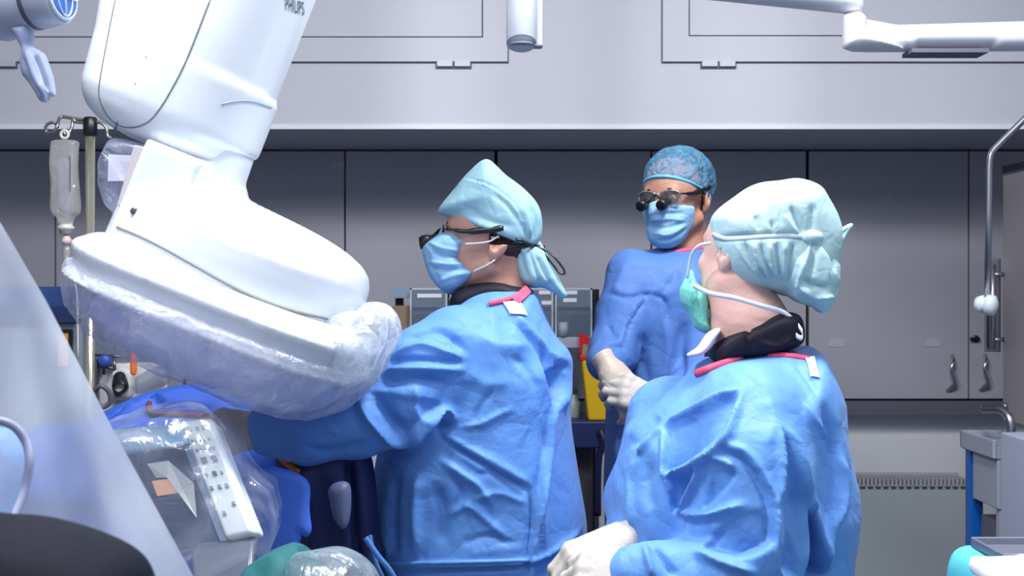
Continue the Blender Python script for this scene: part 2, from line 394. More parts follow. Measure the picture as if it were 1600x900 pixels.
def ribbon(pts, wvec, th=.0015):
    """flat strap along pts, half width vector(s) wvec"""
    b = MB(); pts = np.array(pts); wv = np.array(wvec, float)
    if wv.ndim == 1: wv = np.repeat(wv[None], len(pts), 0)
    T = np.gradient(pts, axis=0); n = np.cross(T, wv); n /= np.linalg.norm(n, axis=1)[:, None]+1e-12; b.v = []; k = len(pts)
    V = np.vstack([np.stack([pts-wv, pts+wv, pts+wv+n*th, pts-wv+n*th], 1).reshape(-1, 3)])
    Fc = [(i*4+j, i*4+(j+1) % 4, (i+1)*4+(j+1) % 4, (i+1)*4+j) for i in range(k-1) for j in range(4)]+[(3, 2, 1, 0), tuple((k-1)*4+j for j in range(4))]
    return b.add(V, Fc)
def patch(key, quad, off=.002, n=6, th=.001):
    """small sheet laid on a surface; quad = 4 photo points"""
    a, b, c, d = [np.array(q, float) for q in quad]; G = []
    for i in range(n):
        r_ = []
        for j in range(n):
            u, v = i/(n-1), j/(n-1); q = a*(1-u)*(1-v)+b*u*(1-v)+c*u*v+d*(1-u)*v; h_ = hit(key, q[0], q[1], off); r_.append(h_)
        G.append(r_)
    fl = [x for r_ in G for x in r_ if x is not None]; dm = np.mean([x[1] for x in fl]) if fl else 2.
    for i in range(n):
        for j in range(n):
            if G[i][j] is None:
                u, v = i/(n-1), j/(n-1); q = a*(1-u)*(1-v)+b*u*(1-v)+c*u*v+d*(1-u)*v; G[i][j] = P(q[0], q[1], dm)
    return MB().grid(G)
# ================================================================== the room
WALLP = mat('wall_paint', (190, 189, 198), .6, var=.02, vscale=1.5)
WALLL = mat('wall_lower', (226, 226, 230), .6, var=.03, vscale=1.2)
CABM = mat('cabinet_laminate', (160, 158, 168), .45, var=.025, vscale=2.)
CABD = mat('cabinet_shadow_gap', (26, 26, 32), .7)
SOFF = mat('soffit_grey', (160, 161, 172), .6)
LINE = mat('panel_joint', (92, 92, 108), .7)
def st(name, mb, m, **k):
    o = mb.build(name, m, **k); o['kind'] = 'structure'; return o
YB = 5.0
st('floor', MB().box((-3.2, -2.6, -.06), (3.2, YB, 0)), mat('floor_vinyl', (120, 134, 150), .35, var=.06, vscale=3))
st('ceiling', MB().box((-3.2, -2.6, 3.0), (3.2, YB, 3.06)), mat('ceiling_paint', (215, 216, 220), .7))
st('wall_back', MB().box((-3.2, YB, 0), (3.2, YB+.1, 3.0)), WALLL)
st('wall_left', MB().box((-3.3, -2.6, 0), (-3.2, YB, 3.0)), WALLP)
st('wall_right', MB().box((3.2, -2.6, 0), (3.3, YB, 3.0)), WALLP)
BY = 3.97; BZ = 2.022
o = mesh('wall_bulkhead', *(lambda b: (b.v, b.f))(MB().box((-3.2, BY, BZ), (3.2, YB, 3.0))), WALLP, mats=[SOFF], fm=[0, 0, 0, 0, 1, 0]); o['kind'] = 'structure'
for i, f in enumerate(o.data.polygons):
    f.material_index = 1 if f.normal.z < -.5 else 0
st('trim_1', MB().box((-3.2, BY-.008, BZ-.004), (3.2, BY, BZ+.012)), mat('trim_white', (215, 217, 228), .5))

# hatches of the high cupboards
def hatch(x0, x1, yb, ix0, ix1, iyb, hinges, label, flip):
    d = BY; L = P(x0, yb, d); Rr = P(x1, yb, d); z1 = 2.9
    t = thing('ceiling_cupboard_hatch', label, 'cupboard door', ((L[0]+Rr[0])/2, BY, L[2]), 'high cupboard doors in the bulkhead')
    a, b = L[0], Rr[0]; z0 = L[2]; ia, ib = P(ix0, iyb, d)[0], P(ix1, iyb, d)[0]; iz = P(0, iyb, d)[2]
    MB().box((a-.004, BY-.004, z0-.004), (b+.004, BY-.0005, z1+.004)).build('joint_shadow', LINE, t)
    fr = MB(); e = .012
    fr.box((a, BY-e, z0), (b, BY-.004, iz)); fr.box((a, BY-e, iz), (ia, BY-.004, z1)); fr.box((ib, BY-e, iz), (b, BY-.004, z1)); fr.box((ia, BY-e, z1-.1), (ib, BY-.004, z1))
    fr.build('hatch_frame', WALLP, t)
    g = .005; MB().box((ia+g, BY-.009, iz+g), (ib-g, BY-.003, z1-.1-g)).build('hatch_panel', WALLP, t)
    for hx in hinges:
        h0 = P(hx-26, 105, d); h1 = P(hx+26, 97, d); m_ = (h0[0]+h1[0])/2; hb = MB()
        hb.box((h0[0], BY-.016, h0[2]), (m_-.003, BY-.001, h1[2]+.004)); hb.box((m_+.003, BY-.016, h0[2]), (h1[0], BY-.001, h1[2]+.004))
        hg = hb.build('hinge', mat('hinge_metal', (186, 188, 200), .4), t, bevel=.002)
        MB().box((h0[0]-.004, BY-.006, h0[2]-.005), (h1[0]+.004, BY-.0005, h1[2])).build('hinge_shadow', LINE, hg)
hatch(-420, 793, 97, -375, 755, 60, (0, 709), 'wide white high cupboard door left of the white ceiling column', 0)
hatch(1035, 1990, 97, 1075, 1950, 58, (1122, 1700), 'wide white high cupboard door behind the cream boom arm', 0)

# wall cabinets
CY = 4.6; zt = P(0, 237, CY)[2]; zb = P(0, 624, CY)[2]
def xat(px, d=CY): return (px-800)/F*d
LAB = mat('paper_label', (168, 168, 176), .7); LABI = mat('label_print', (120, 120, 128), .7)
HND = mat('handle_steel', (190, 192, 198), .25, 1.)
def cabinet(x0, xm, x1, label, handles=(), labels=(), lock=None):
    t = thing('wall_cabinet', label, 'cabinet', (xat((x0+x1)/2), CY+.2, zb), 'grey wall cabinets under the bulkhead')
    MB().box((xat(x0)+.002, CY+.004, zb), (xat(x1)-.002, YB-.01, BZ-.004)).build('body', CABD, t)
    for a, b in ((x0, xm), (xm, x1)):
        ga = .006 if a == x0 else .003; gb = .006 if b == x1 else .003
        dr = MB().box((xat(a)+ga, CY-.018, zb+.004), (xat(b)-gb, CY+.002, zt)).build('door', CABM, t, bevel=.0015)
        for (hx, hy0, hy1) in handles:
            if a < hx < b:
                pts = [(xat(hx+3), CY-.018, P(0, hy0, CY)[2]), (xat(hx+1), CY-.045, P(0, hy0+8, CY)[2]), (xat(hx-3), CY-.052, P(0, (hy0+hy1)/2-8, CY)[2]), (xat(hx+3), CY-.05, P(0, (hy0+hy1)/2+12, CY)[2]), (xat(hx), CY-.04, P(0, hy1-8, CY)[2]), (xat(hx-4), CY-.018, P(0, hy1, CY)[2])]
                MB().tube(spline(pts, 6), .0075, 10).build('handle', HND, dr, smooth=True)
        for (lx, ly, w_, h_) in labels:
            if a < lx < b:
                c = P(lx, ly, CY); lb = MB().box((c[0]-w_/2, CY-.0205, c[2]-h_/2), (c[0]+w_/2, CY-.017, c[2]+h_/2)).build('paper_label', LAB, dr)
        if lock and a < lock[0] < b:
            c = P(lock[0], lock[1], CY); k = MB().lathe((c[0], CY-.018, c[2]), [(0, .013), (.008, .013), (.01, .009)], (0, -1, 0)); k.box((c[0]-.022, CY-.035, c[2]-.006), (c[0]+.012, CY-.024, c[2]+.006))
            k.build('lock', BLACK, dr)
cabinet(-680, -437, -196, 'grey wall cabinet furthest left under the bulkhead')
cabinet(-196, 89, 290, 'grey wall cabinet with a door joint behind the drip stand')
cabinet(290, 540, 775, 'grey double wall cabinet behind the white detector housing', labels=[(530, 258, .045, .022)])
cabinet(775, 1017, 1260, 'grey double wall cabinet behind the standing man in the loupes', labels=[(966, 408, .045, .012)])
cabinet(1260, 1511, 1745, 'grey double wall cabinet with two curved handles and a black lock', handles=[(1482, 556, 610), (1533, 555, 609)], labels=[(1305, 535, .06, .032), (1455, 535, .058, .03), (1383, 310, .05, .026)], lock=(1521, 529))
cabinet(1745, 1990, 2230, 'grey wall cabinet hidden beyond the steel cupboard')
st('trim_2', MB().box((-3.2, CY-.02, zb-.058), (3.2, 4.70, zb-.004)), mat('trim_dark', (92, 92, 104), .5))

# radiator
rx0, rx1 = xat(1215, 4.6), xat(1507, 4.6)
st('wall_lower', MB().box((-3.2, 4.68, 0), (3.2, YB, zb-.058)), WALLL)
t = thing('radiator_cover', 'pale grey convector radiator with a slotted top under the cabinets', 'radiator', ((rx0+rx1)/2, 4.62, 0))
RADM = mat('radiator_enamel', (196, 202, 204), .5); zr = .757
MB().box((rx0, 4.56, .12), (rx1, 4.678, zr)).build('body', RADM, t, bevel=.006)
gb = MB(); n = 46
for i in range(n):
    x = rx0+.01+(rx1-rx0-.02)*i/(n-1); gb.box((x-.0045, 4.562, zr-.002), (x+.0045, 4.676, zr+.026))
gb.box((rx0, 4.556, zr+.0), (rx1, 4.563, zr+.004)); gb.box((rx0, 4.668, zr+.0), (rx1, 4.678, zr+.034))
gb.build('grille', mat('grille_grey', (190, 190, 192), .5), t)
sb = MB(); 
for i in range(24):
    x = rx0+.02+(rx1-rx0-.04)*i/23; sb.box((x-.009, 4.557, zr-.010), (x+.009, 4.561, zr-.003))
sb.build('vent_slots', mat('slot_dark', (80, 80, 84), .7), t)
for x in (rx0+.06, rx1-.06): MB().box((x-.02, 4.58, 0), (x+.02, 4.66, .13)).build('foot', RADM, t)

# steel cupboard on the right
X0 = 1.553
t = thing('steel_warming_cupboard', 'brushed steel cupboard on a white base at the far right', 'cupboard', (X0+.33, 3.45, 0))
MB().box((X0, 3.0, 1.08), (X0+.62, 3.85, 1.88)).build('steel_body', mat('brushed_steel', (156, 151, 152), .5, .3, bump=.05, bscale=30, var=.05), t, bevel=.006)
MB().box((X0-.006, 3.0, 1.86), (X0, 3.84, 1.885)).build('top_edge', STEELD, t, bevel=.002)
MB().box((X0-.123, 3.02, .06), (X0+.6, 3.56, 1.079)).build('white_base', mat('white_enamel', (176, 182, 202), .45), t, bevel=.006)
MB().box((X0-.1, 3.05, .0), (X0+.58, 3.54, .06)).build('plinth', BLACK, t)
hd = MB(); hz0, hz1 = P(0, 545, 3.86)[2], P(0, 414, 3.86)[2]
hd.tube([(X0-.035, 3.84, hz0), (X0-.035, 3.84, hz1)], .009, 10)
hd.build('door_handle', STEEL, t, smooth=True)
MB().box((X0-.05, 3.862, hz0-.01), (X0-.0, 3.874, hz1+.02)).build('handle_plate', STEEL, t, bevel=.003)
for z in (hz0+.03, hz1-.03): MB().tube([(X0, 3.84, z), (X0-.035, 3.84, z)], .007, 8).build('handle_stud', STEEL, t, smooth=True)
MB().lathe((X0-.002, 3.82, 1.128), [(0, .012), (.006, .012), (.01, .006)], (-1, 0, 0)).build('bolt', STEEL, t, smooth=True)

# hanging rod
d = 3.3
t = thing('hanging_rod', 'thin bent steel rod with a round white knob before the steel cupboard', 'rod', P(1548, 475, d))
pts = [P(1740, 55, d), P(1600, 187, d), P(1562, 224, d), P(1549, 240, d), P(1546, 262, d), P(1545, 330, d), P(1543, 462, d)]
MB().tube(np.vstack([pts[:1], spline(pts[1:5], 6), pts[5:]]), .009, 10).build('rod', STEEL, t, smooth=True)
MB().tube([P(1740, 55, d), (P(1740, 55, d)[0], d, 3.0)], .018, 12).build('ceiling_tube', STEEL, t, smooth=True)
MB().lathe(P(1540, 476, d), [(-.028, .0), (-.026, .018), (-.008, .026), (-.004, .02), (0, .02), (.004, .029), (.024, .027), (.032, .01)], (.75, -.6, -.1)).build('knob', mat('knob_white', (196, 206, 214), .35), t, smooth=True)

# blue cart
t = thing('instrument_cart', 'pale grey topped cart with a bright blue post and chrome arch', 'cart', (1.5, 3.5, 0))
CG = mat('cart_grey', (162, 164, 182), .45); CB = mat('cart_blue', (16, 92, 178), .4)
zc = P(0, 672, 3.84)[2]; cx = 1.42
MB().box((cx, 3.585, zc-.058), (1.545, 3.84, zc-.02)).build('top_shelf', CG, t, bevel=.004)
rm = MB(); rm.box((cx-.004, 3.58, zc-.055), (cx+.008, 3.845, zc)); rm.box((cx-.004, 3.833, zc-.055), (1.545, 3.845, zc)); rm.build('rim', CG, t, bevel=.004)
MB().box((cx+.008, 3.79, .08), (cx+.05, 3.835, zc-.055)).build('post', CB, t, bevel=.006)
MB().box((cx+.012, 3.585, zc-.205), (cx+.03, 3.78, zc-.06)).build('drawer', CG, t, bevel=.004)
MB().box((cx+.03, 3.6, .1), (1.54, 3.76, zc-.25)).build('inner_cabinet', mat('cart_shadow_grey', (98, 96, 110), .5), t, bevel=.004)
MB().box((cx+.02, 3.59, .08), (cx+.05, 3.62, zc-.2)).build('post', CG, t, bevel=.004)
a = P(1546, 640, 3.7); b = P(1556, 690, 3.6)
MB().tube(spline([(cx+.03, 3.75, zc+.075), (cx+.06, 3.7, zc+.08), (cx+.075, 3.66, zc+.06), (cx+.078, 3.65, zc+.02), (cx+.078, 3.65, zc-.02)], 6), .013, 12).build('arch', STEEL, t, smooth=True)
for (x, y) in ((cx+.03, 3.81), (cx+.03, 3.61), (1.52, 3.81)): MB().lathe((x, y-.02, .04), [(-.012, .04), (.012, .04)], (1, 0, 0)).build('castor', BLACK, t, smooth=True)

# pendant column and boom arm
d = 3.0; c = P(820, 75, d)
WP = mat('boom_enamel', (214, 214, 222), .4)
t = thing('pendant_column', 'white ceiling column with a grey cut end above the surgeon', 'ceiling column', c)
V = []; seg = 32; pr = .0375
b_ = MB(); top = 3.0; ring0 = [(c[0]-.008+pr*math.cos(2*math.pi*k/seg), d+pr*math.sin(2*math.pi*k/seg), c[2]-.004+.03*max(0, .5-.5*math.sin(2*math.pi*k/seg))) for k in range(seg)]
ring1 = [(x, y, top) for x, y, z in ring0]
b_.add(ring0+ring1, [(k, (k+1) % seg, seg+(k+1) % seg, seg+k) for k in range(seg)]+[tuple(range(seg))[::-1], tuple(range(seg, 2*seg))])
ob = b_.build('tube', mat('column_white', (216, 220, 230), .35), t, smooth=True); ob.data.polygons[seg].use_smooth = False
MB().lathe((c[0]-.008, d, c[2]+.012), [(-.004, .028), (.0, .03)], (0, 0, 1)).build('end_cap', SOFF, t)
MB().box((c[0]+.02, d+.0, c[2]+.004), (c[0]+.045, d+.04, top)).build('side_shade_strip', mat('side_shade_grey', (160, 164, 182), .5), t, bevel=.006)  # darker strip put in as the shaded right side of the column

d = 3.0
t = thing('boom_arm', 'cream jointed ceiling boom arm with a pale elbow joint', 'boom arm', P(1335, 60, d))
f = pillow([(1060, -50), (1100, -30), (1348, -30), (1348, 25), (1320, 20), (1200, 8), (1100, -2), (1050, -6)], d, .03, .05, 1, smooth_poly=False)
sculpt('upper_arm', f, f.lo-.02, f.hi+.02, .006, WP, t, 2)
f = pillow([(1318, 24), (1340, 18), (1352, 30), (1352, 50), (1420, 80), (1335, 80), (1318, 74)], d-.01, .03, .055, 1, smooth_poly=False)
sculpt('elbow_joint', f, f.lo-.02, f.hi+.02, .004, mat('joint_cream', (218, 213, 218), .4), t, 2)
f = pillow([(1345, 30), (1400, 40), (1600, 34), (1800, 26), (1800, 78), (1545, 80), (1545, 76), (1430, 76), (1425, 81), (1345, 81)], d+.01, .03, .045, 1, smooth_poly=False)
sculpt('lower_arm', f, f.lo-.02, f.hi+.02, .006, WP, t, 2)
MB().tube([P(1790, 50, d), (P(1790, 0, d)[0], d, 3.0)], .05, 20).build('ceiling_post', WP, t, smooth=True)
MB().tube([P(1062, -28, d)+np.array([0, 0, 0]), (P(1062, 0, d)[0], d, 3.0)], .04, 20).build('ceiling_post', WP, t, smooth=True)
f = [P(1425, 78, d-.035), P(1545, 78, d-.035)]
MB().box((f[0][0], d-.037, f[0][2]-.006), (f[1][0], d+.04, f[0][2]+.004)).build('under_slot', LINE, t)

# teal table
t = thing('draped_side_table', 'low table under a turquoise cloth in the bottom right corner', 'table', (1.05, 1.85, 0))
TEAL = mat('teal_cloth', (92, 196, 210), .65, bump=.4, bscale=10, kind='crinkle')
tz = 1.5-(853-450)/F*2.08
f = union([rbox((1.08, 1.82, tz-.25), (.335, .27, .25), .03), chain([(.78, 1.6, tz-.1), (.735, 1.6, tz-.5)], [.04, .06]), chain([(.79, 2.05, tz-.06), (.73, 2.05, tz-.5)], [.03, .06])], .04)
sculpt('cloth', f, (.6, 1.45, tz-.56), (1.45, 2.15, tz+.05), .012, TEAL, t, 3, noise=[(.12, .006, 'r', 3)])
MB().box((.85, 1.65, tz-.8), (1.35, 2.0, tz-.3)).build('frame', STEELD, t)
for x in (.85, 1.33):
    for y in (1.65, 1.98): MB().tube([(x, y, 0), (x, y, tz-.4)], .015, 10).build('leg', STEEL, t, smooth=True)
q = thing('steel_tray', 'shallow grey metal tray lying on the turquoise cloth', 'tray', (1.0, 1.98, tz+.006))
tb = MB(); xa, xb = xat(1541, 1.98), xat(1660, 1.98)
tb.box((xa, 1.92, tz+.006), (xb, 2.05, tz+.010)); tb.box((xa, 1.92, tz+.006), (xb, 1.925, tz+.022)); tb.box((xa, 2.045, tz+.006), (xb, 2.05, tz+.022)); tb.box((xa, 1.92, tz+.006), (xa+.005, 2.05, tz+.022))
tb.build('tray_body', mat('tray_grey', (150, 152, 168), .35, .6), q, bevel=.002)
f = pillow([(1535, 873), (1600, 870), (1700, 868), (1700, 930), (1600, 930), (1545, 905)], 1.85, .02, .06, 2, smooth_poly=False)
f = rbox((xat(1537, 1.85)+.12, 1.83, tz+.01), (.125, .075, .014), .012)
tag(sculpt('folded_cloth', f, (xat(1520, 1.85), 1.7, tz-.03), (1.25, 1.95, tz+.05), .005, mat('white_cloth', (240, 246, 246), .8), None, 3, noise=[(.04, .004, 'r', 5)]), 'white folded cloth in front of the metal tray on turquoise', 'cloth')

# shelf of clear bins behind the surgeon
d = 4.2
FR = mat('bin_frame', (176, 186, 198), .4); BD = mat('bin_face', (104, 122, 142), .4)
t = thing('bin_trolley', 'dark blue trolley carrying the clear bins behind the surgeon', 'trolley', (xat(785, d), d+.15, 0))
zs = P(0, 530, d)[2]
MB().box((xat(612, d), d-.02, zs-.03), (xat(940, d), d+.2, zs)).build('shelf', CG, t, bevel=.004)
for px in (618, 934): MB().tube([(xat(px, d), d+.15, 0), (xat(px, d), d+.15, P(0, 452, d)[2])], .016, 10).build('upright', STEELD, t, smooth=True)
NV = mat('trolley_navy', (30, 40, 88), .45)
MB().box((xat(640, d), d-.14, P(0, 692, d)[2]), (xat(962, d), d+.2, P(0, 655, 4.13)[2])).build('drawer_box', NV, t, bevel=.006)
MB().box((xat(640, d), d-.04, .12), (xat(925, d), d+.2, P(0, 692, d)[2])).build('lower_cabinet', mat('trolley_dark', (62, 58, 66), .5), t, bevel=.006)
MB().tube(spline([P(938, 672, d-.15), P(944, 690, d-.16), P(936, 715, d-.14), P(934, 760, d-.12), P(934, 805, d-.1)], 5), .012, 10).build('cable', mat('cable_navy', (26, 30, 74), .5), t, smooth=True)
for px in (650, 930): MB().lathe((xat(px, d), d+.05, .05), [(-.014, .05), (.014, .05)], (1, 0, 0)).build('castor', BLACK, t, smooth=True)
MB().box((xat(604, d), d+.1, P(0, 466, d)[2]), (xat(700, d), d+.12, P(0, 450, d)[2])).build('back_rail', mat('rail_blue_grey', (128, 146, 164), .5), t)
WS = mat('white_strip', (214, 218, 226), .6); CUP = mat('cup_grey', (150, 160, 175), .5)
for i, (a, b, lb, strips) in enumerate([(641, 699, 'clear tilt bin at the left end of the shelf, above the surgeon\'s shoulder', [(652, 690, 462)]),
                                (703, 768, 'clear tilt bin hidden behind the surgeon\'s neck', []), (800, 864, 'clear tilt bin with two white strips beside the mint cap tail', [(842, 860, 457), (846, 862, 473)]),
                                (867, 925, 'clear tilt bin holding a pale cup at the shelf\'s right end', [(880, 902, 457), (880, 901, 469)])]):
    r_ = thing('storage_bin', lb, 'bin', (xat((a+b)/2, d), d, zs), 'clear bins on the trolley shelf')
    xa, xb = xat(a, d), xat(b, d); z0 = zs+.001; z1 = P(0, 450, d)[2]; zm = P(0, 480, d)[2]; e = .006
    MB().box((xa+e, d+.01, z0+e), (xb-e, d+.13, z1-e)).build('bin_back', BD, r_)
    fb = MB().box((xa, d-.01, z0), (xa+e, d+.13, z1)).box((xb-e, d-.01, z0), (xb, d+.13, z1)).box((xa, d-.01, z1-e), (xb, d+.13, z1)).box((xa, d-.01, z0), (xb, d+.13, z0+e)); fb.build('frame', FR, r_)
    MB().box((xa+e, d-.012, zm), (xb-e, d-.004, z1-e)).build('label_panel', mat('label_panel_grey', (96, 108, 124), .5), r_)
    MB().add([(xa+e, d-.008, z0+e), (xb-e, d-.008, z0+e), (xb-e, d-.03, zm), (xa+e, d-.03, zm), (xa+e, d-.003, z0+e), (xb-e, d-.003, z0+e), (xb-e, d-.025, zm), (xa+e, d-.025, zm)], [(0, 1, 2, 3), (7, 6, 5, 4), (0, 4, 5, 1), (1, 5, 6, 2), (2, 6, 7, 3), (3, 7, 4, 0)]).build('clear_front', BINF, r_)
    for (s0, s1, sy) in strips:
        q0 = P(s0, sy+3, d-.014); q1 = P(s1, sy-3, d-.014); MB().box((q0[0], d-.0145, q0[2]), (q1[0], d-.012, q1[2])).build('label_strip', WS, r_)
    if i == 3: MB().lathe((xat(880, d), d-.001, z0+.008), [(0, .017), (.05, .022), (.05, .018)], (0, 0, 1), 16).build('cup', CUP, r_, smooth=True)
c = P(626, 505, d); tag(MB().box((c[0]-.03, d+.02, zs), (c[0]+.035, d+.09, zs+.115)).build('cardboard_box', mat('cardboard', (132, 112, 92), .7), bevel=.003), 'small brown carton beside the leftmost clear bin', 'box')

# sharps container
d = 4.13
t = thing('sharps_container', 'yellow sharps container with a raised red lid on the trolley', 'sharps bin', P(932, 655, d))
YL = mat('sharps_yellow', (214, 172, 20), .45); RD = mat('sharps_red', (196, 30, 42), .4)
za, zb_ = P(0, 655, d)[2], P(0, 560, d)[2]
def tap(x0, x1, x2, x3, y0, y1, z0, z1): return [(x0, y0, z0), (x1, y0, z0), (x1, y1, z0), (x0, y1, z0), (x2, y0-.01, z1), (x3, y0-.01, z1), (x3, y1+.01, z1), (x2, y1+.01, z1)]
HX = [(3, 2, 1, 0), (4, 5, 6, 7), (0, 1, 5, 4), (1, 2, 6, 5), (2, 3, 7, 6), (3, 0, 4, 7)]
MB().add(tap(xat(918, d), xat(958, d), xat(907, d), xat(956, d), d-.05, d+.05, za, zb_), HX).build('tub', YL, t, bevel=.008)
MB().box((xat(904, d), d-.062, zb_-.004), (xat(960, d), d+.062, zb_+.014)).build('rim', RD, t, bevel=.004)
q = [P(906, 552, d-.05), P(939, 556, d-.05), P(936, 536, d+.03), P(905, 519, d+.03)]
MB().hexa(q, (0, 1, 0), .012).build('lid', RD, t, bevel=.003)
MB().hexa([P(909, 556, d-.06), P(931, 553, d-.06), P(927, 541, d-.04), P(911, 537, d-.04)], (0, 1, 0), .008).build('lid_opening', mat('sharps_olive', (110, 96, 60), .5), t)
# pale bottle and holder next to it
c = P(893, 640, 4.0)
t = thing('supply_bottle', 'pale bottle standing on the trolley between gown and yellow bin', 'bottle', P(897, 655, 4.2))
MB().lathe(P(896, 655, 4.2), [(0, .02), (.004, .024), (.06, .024), (.075, .012), (.09, .012)], (0, 0, 1), 16).build('bottle_body', mat('bottle_pale', (150, 158, 160), .4), t, smooth=True)
MB().lathe(P(896, 655, 4.2)+np.array([0, 0, .088]), [(0, .014), (.018, .014)], (0, 0, 1), 16).build('cap', mat('bottle_cap_green', (46, 74, 70), .5), t)

# ================================================================== left background
d = 3.75
t = thing('anaesthesia_machine', 'grey anaesthesia machine with a navy top behind the clear drape', 'medical machine', (xat(40, d), d+.2, 0))
ML = mat('machine_grey', (136, 146, 158), .5); MT = mat('machine_navy', (52, 82, 140), .45)
MB().box((xat(-90, d), d-.05, P(0, 503, d)[2]), (xat(131, d), d+.35, P(0, 448, d)[2])).build('top_module', MT, t, bevel=.012)
MB().box((xat(-90, d), d-.055, P(0, 503, d)[2]), (xat(131, d), d-.045, P(0, 478, d)[2])).build('front_band', mat('machine_navy_dark', (38, 58, 104), .5), t)
MB().box((xat(-80, d), d-.03, .1), (xat(134, d), d+.3, P(0, 503, d)[2])).build('body', ML, t, bevel=.01)
MB().box((xat(96, d), d-.045, P(0, 575, d)[2]), (xat(120, d), d-.03, P(0, 514, d)[2])).build('display_frame', BLACK, t, bevel=.003)
MB().box((xat(99, d), d-.048, P(0, 571, d)[2]), (xat(115, d), d-.044, P(0, 520, d)[2])).build('display', mat('display_amber', (205, 140, 70), .4, emit=(205, 140, 70), estr=.25), t)
for px in (-60, 110): MB().lathe((xat(px, d), d+.1, .05), [(-.014, .05), (.014, .05)], (1, 0, 0)).build('castor', BLACK, t, smooth=True)
MB().hexa([P(117, 478, d-.06), P(131, 474, d-.1), P(146, 508, d-.1), P(132, 512, d-.06)], (0, 1, 0), .002).build('hanging_tag', mat('tag_white', (205, 208, 210), .6), t)

# drip stand
d = 3.3; xp = xat(141, d)
t = thing('drip_stand', 'chrome drip stand with a black top clamp and wire hooks', 'drip stand', (xp, d, 0))
MB().tube([(xp, d, .05), (xp, d, P(0, 195, d)[2])], .0125, 16).build('pole', mat('pole_chrome', (212, 208, 186), .18, .8), t, smooth=True)
MB().lathe((xp, d, P(0, 212, d)[2]), [(0, .017), (.003, .019), (.045, .019), (.05, .015)], (0, 0, 1)).build('clamp', BLACK, t, smooth=True)
WI = mat('wire_steel', (150, 145, 140), .3, .8)
hk = MB(); hk.tube(spline([P(136, 188, d), P(115, 185, d), P(95, 183, d), P(90, 195, d-.02), P(84, 206, d-.02), P(74, 208, d), P(71, 200, d), P(76, 193, d), P(86, 192, d), P(90, 200, d+.01)], 6), .0045, 8)
hk.tube(spline([P(132, 192, d), P(118, 190, d), P(114, 183, d), P(113, 195, d), P(108, 207, d-.01), P(103, 211, d-.01), P(99, 205, d-.01)], 6), .0045, 8)
hk.build('hook', WI, t, smooth=True)
h2 = MB(); h2.tube(spline([P(146, 190, d), P(158, 192, d), P(166, 200, d), P(168, 212, d), P(174, 216, d)], 6), .0045, 8).build('hook', WI, t, smooth=True)
for a in range(5):
    an = a*2*math.pi/5+.3; e = (xp+.27*math.cos(an), d+.27*math.sin(an), .06); MB().tube([(xp, d, .1), e], .012, 10).build('leg', STEEL, t, smooth=True)
MB().hexa([P(146, 560, d), P(152, 560, d), P(152, 636, d), P(146, 636, d)], (0, 1, 0), .02).build('clamp_rail', STEELD, t, bevel=.002)

# iv bag
d = 3.27
t = thing('drip_bag', 'clear soft infusion bag hanging from the drip stand hook', 'drip bag', P(101, 350, d))
f = pillow([(80, 226), (86, 219), (120, 220), (122, 232), (121, 262), (124, 300), (125, 330), (116, 340), (111, 352), (93, 352), (90, 342), (80, 328), (80, 290), (78, 250)], d, .012, .022, 1, res=.002)
sculpt('bag', f, f.lo-.02, f.hi+.02, .003, IVF, t, 2)
f = pillow([(89, 255), (110, 255), (112, 325), (92, 325)], d, .01, .012, 1, res=.002)
sculpt('liquid', f, f.lo-.01, f.hi+.01, .003, mat('saline', (146, 146, 168), .3), t, 2)
MB().tube(np.array([P(101+6*math.cos(a), 210+6*math.sin(a), d) for a in np.linspace(0, 2*math.pi, 16, endpoint=False)]), .004, 8, closed=True).build('hang_loop', mat('bag_plastic', (206, 202, 196), .4), t, smooth=True)
MB().lathe(P(103, 366, d), [(0, .016), (.012, .018), (.014, .022), (.02, .022), (.024, .017), (.032, .018)], (0, 0, 1), 18).build('neck_port', mat('bag_plastic', (206, 202, 196), .4), t, smooth=True)
MB().lathe(P(104, 382, d), [(0, .010), (.012, .014), (.022, .008), (.03, .006)], (0, 0, 1), 14).build('spike', mat('spike_pink', (226, 196, 188), .5), t, smooth=True)
ch = MB().lathe(P(105, 408, d), [(0, .004), (.004, .009), (.035, .009), (.042, .003)], (0, 0, 1), 14).build('drip_chamber', IVF, t, smooth=True)
MB().tube(spline([P(105, 407, d), P(108, 425, d), P(118, 447, d), P(121, 475, d), P(122, 560, d)], 6), .0025, 6).build('line', mat('bag_plastic', (206, 202, 196), .4), t, smooth=True)
MB().box((P(113, 0, d)[0], d-.0235, P(0, 300, d)[2]), (P(115, 0, d)[0], d-.0205, P(0, 244, d)[2])).build('print_scale', mat('bag_print', (110, 96, 120), .6), t)

# ventilator trolley between stand and detector
d = 3.35
t = thing('ventilator_unit', 'white ventilator with a blue dial and black hose socket beside the stand', 'ventilator', (xat(200, d), d+.1, 0))
VW = mat('ventilator_white', (205, 202, 202), .45)
MB().add([P(148, 650, d), P(262, 650, d), P(262, 566, d), P(150, 566, d), P(148, 650, d+.25), P(262, 650, d+.25), P(262, 566, d+.25), P(150, 566, d+.25)], [(0, 1, 2, 3), (7, 6, 5, 4), (0, 4, 5, 1), (1, 5, 6, 2), (2, 6, 7, 3), (3, 7, 4, 0)]).build('body', VW, t, bevel=.01)
MB().box((xat(152, d), d, .1), (xat(258, d), d+.22, P(0, 648, d)[2])).build('pedestal', ML, t, bevel=.01)
MB().lathe(P(168, 563, d-.02), [(0, .016), (.03, .016), (.034, .012)], (0, -1, 0), 18).build('dial', mat('dial_blue', (44, 74, 160), .4), t, smooth=True)
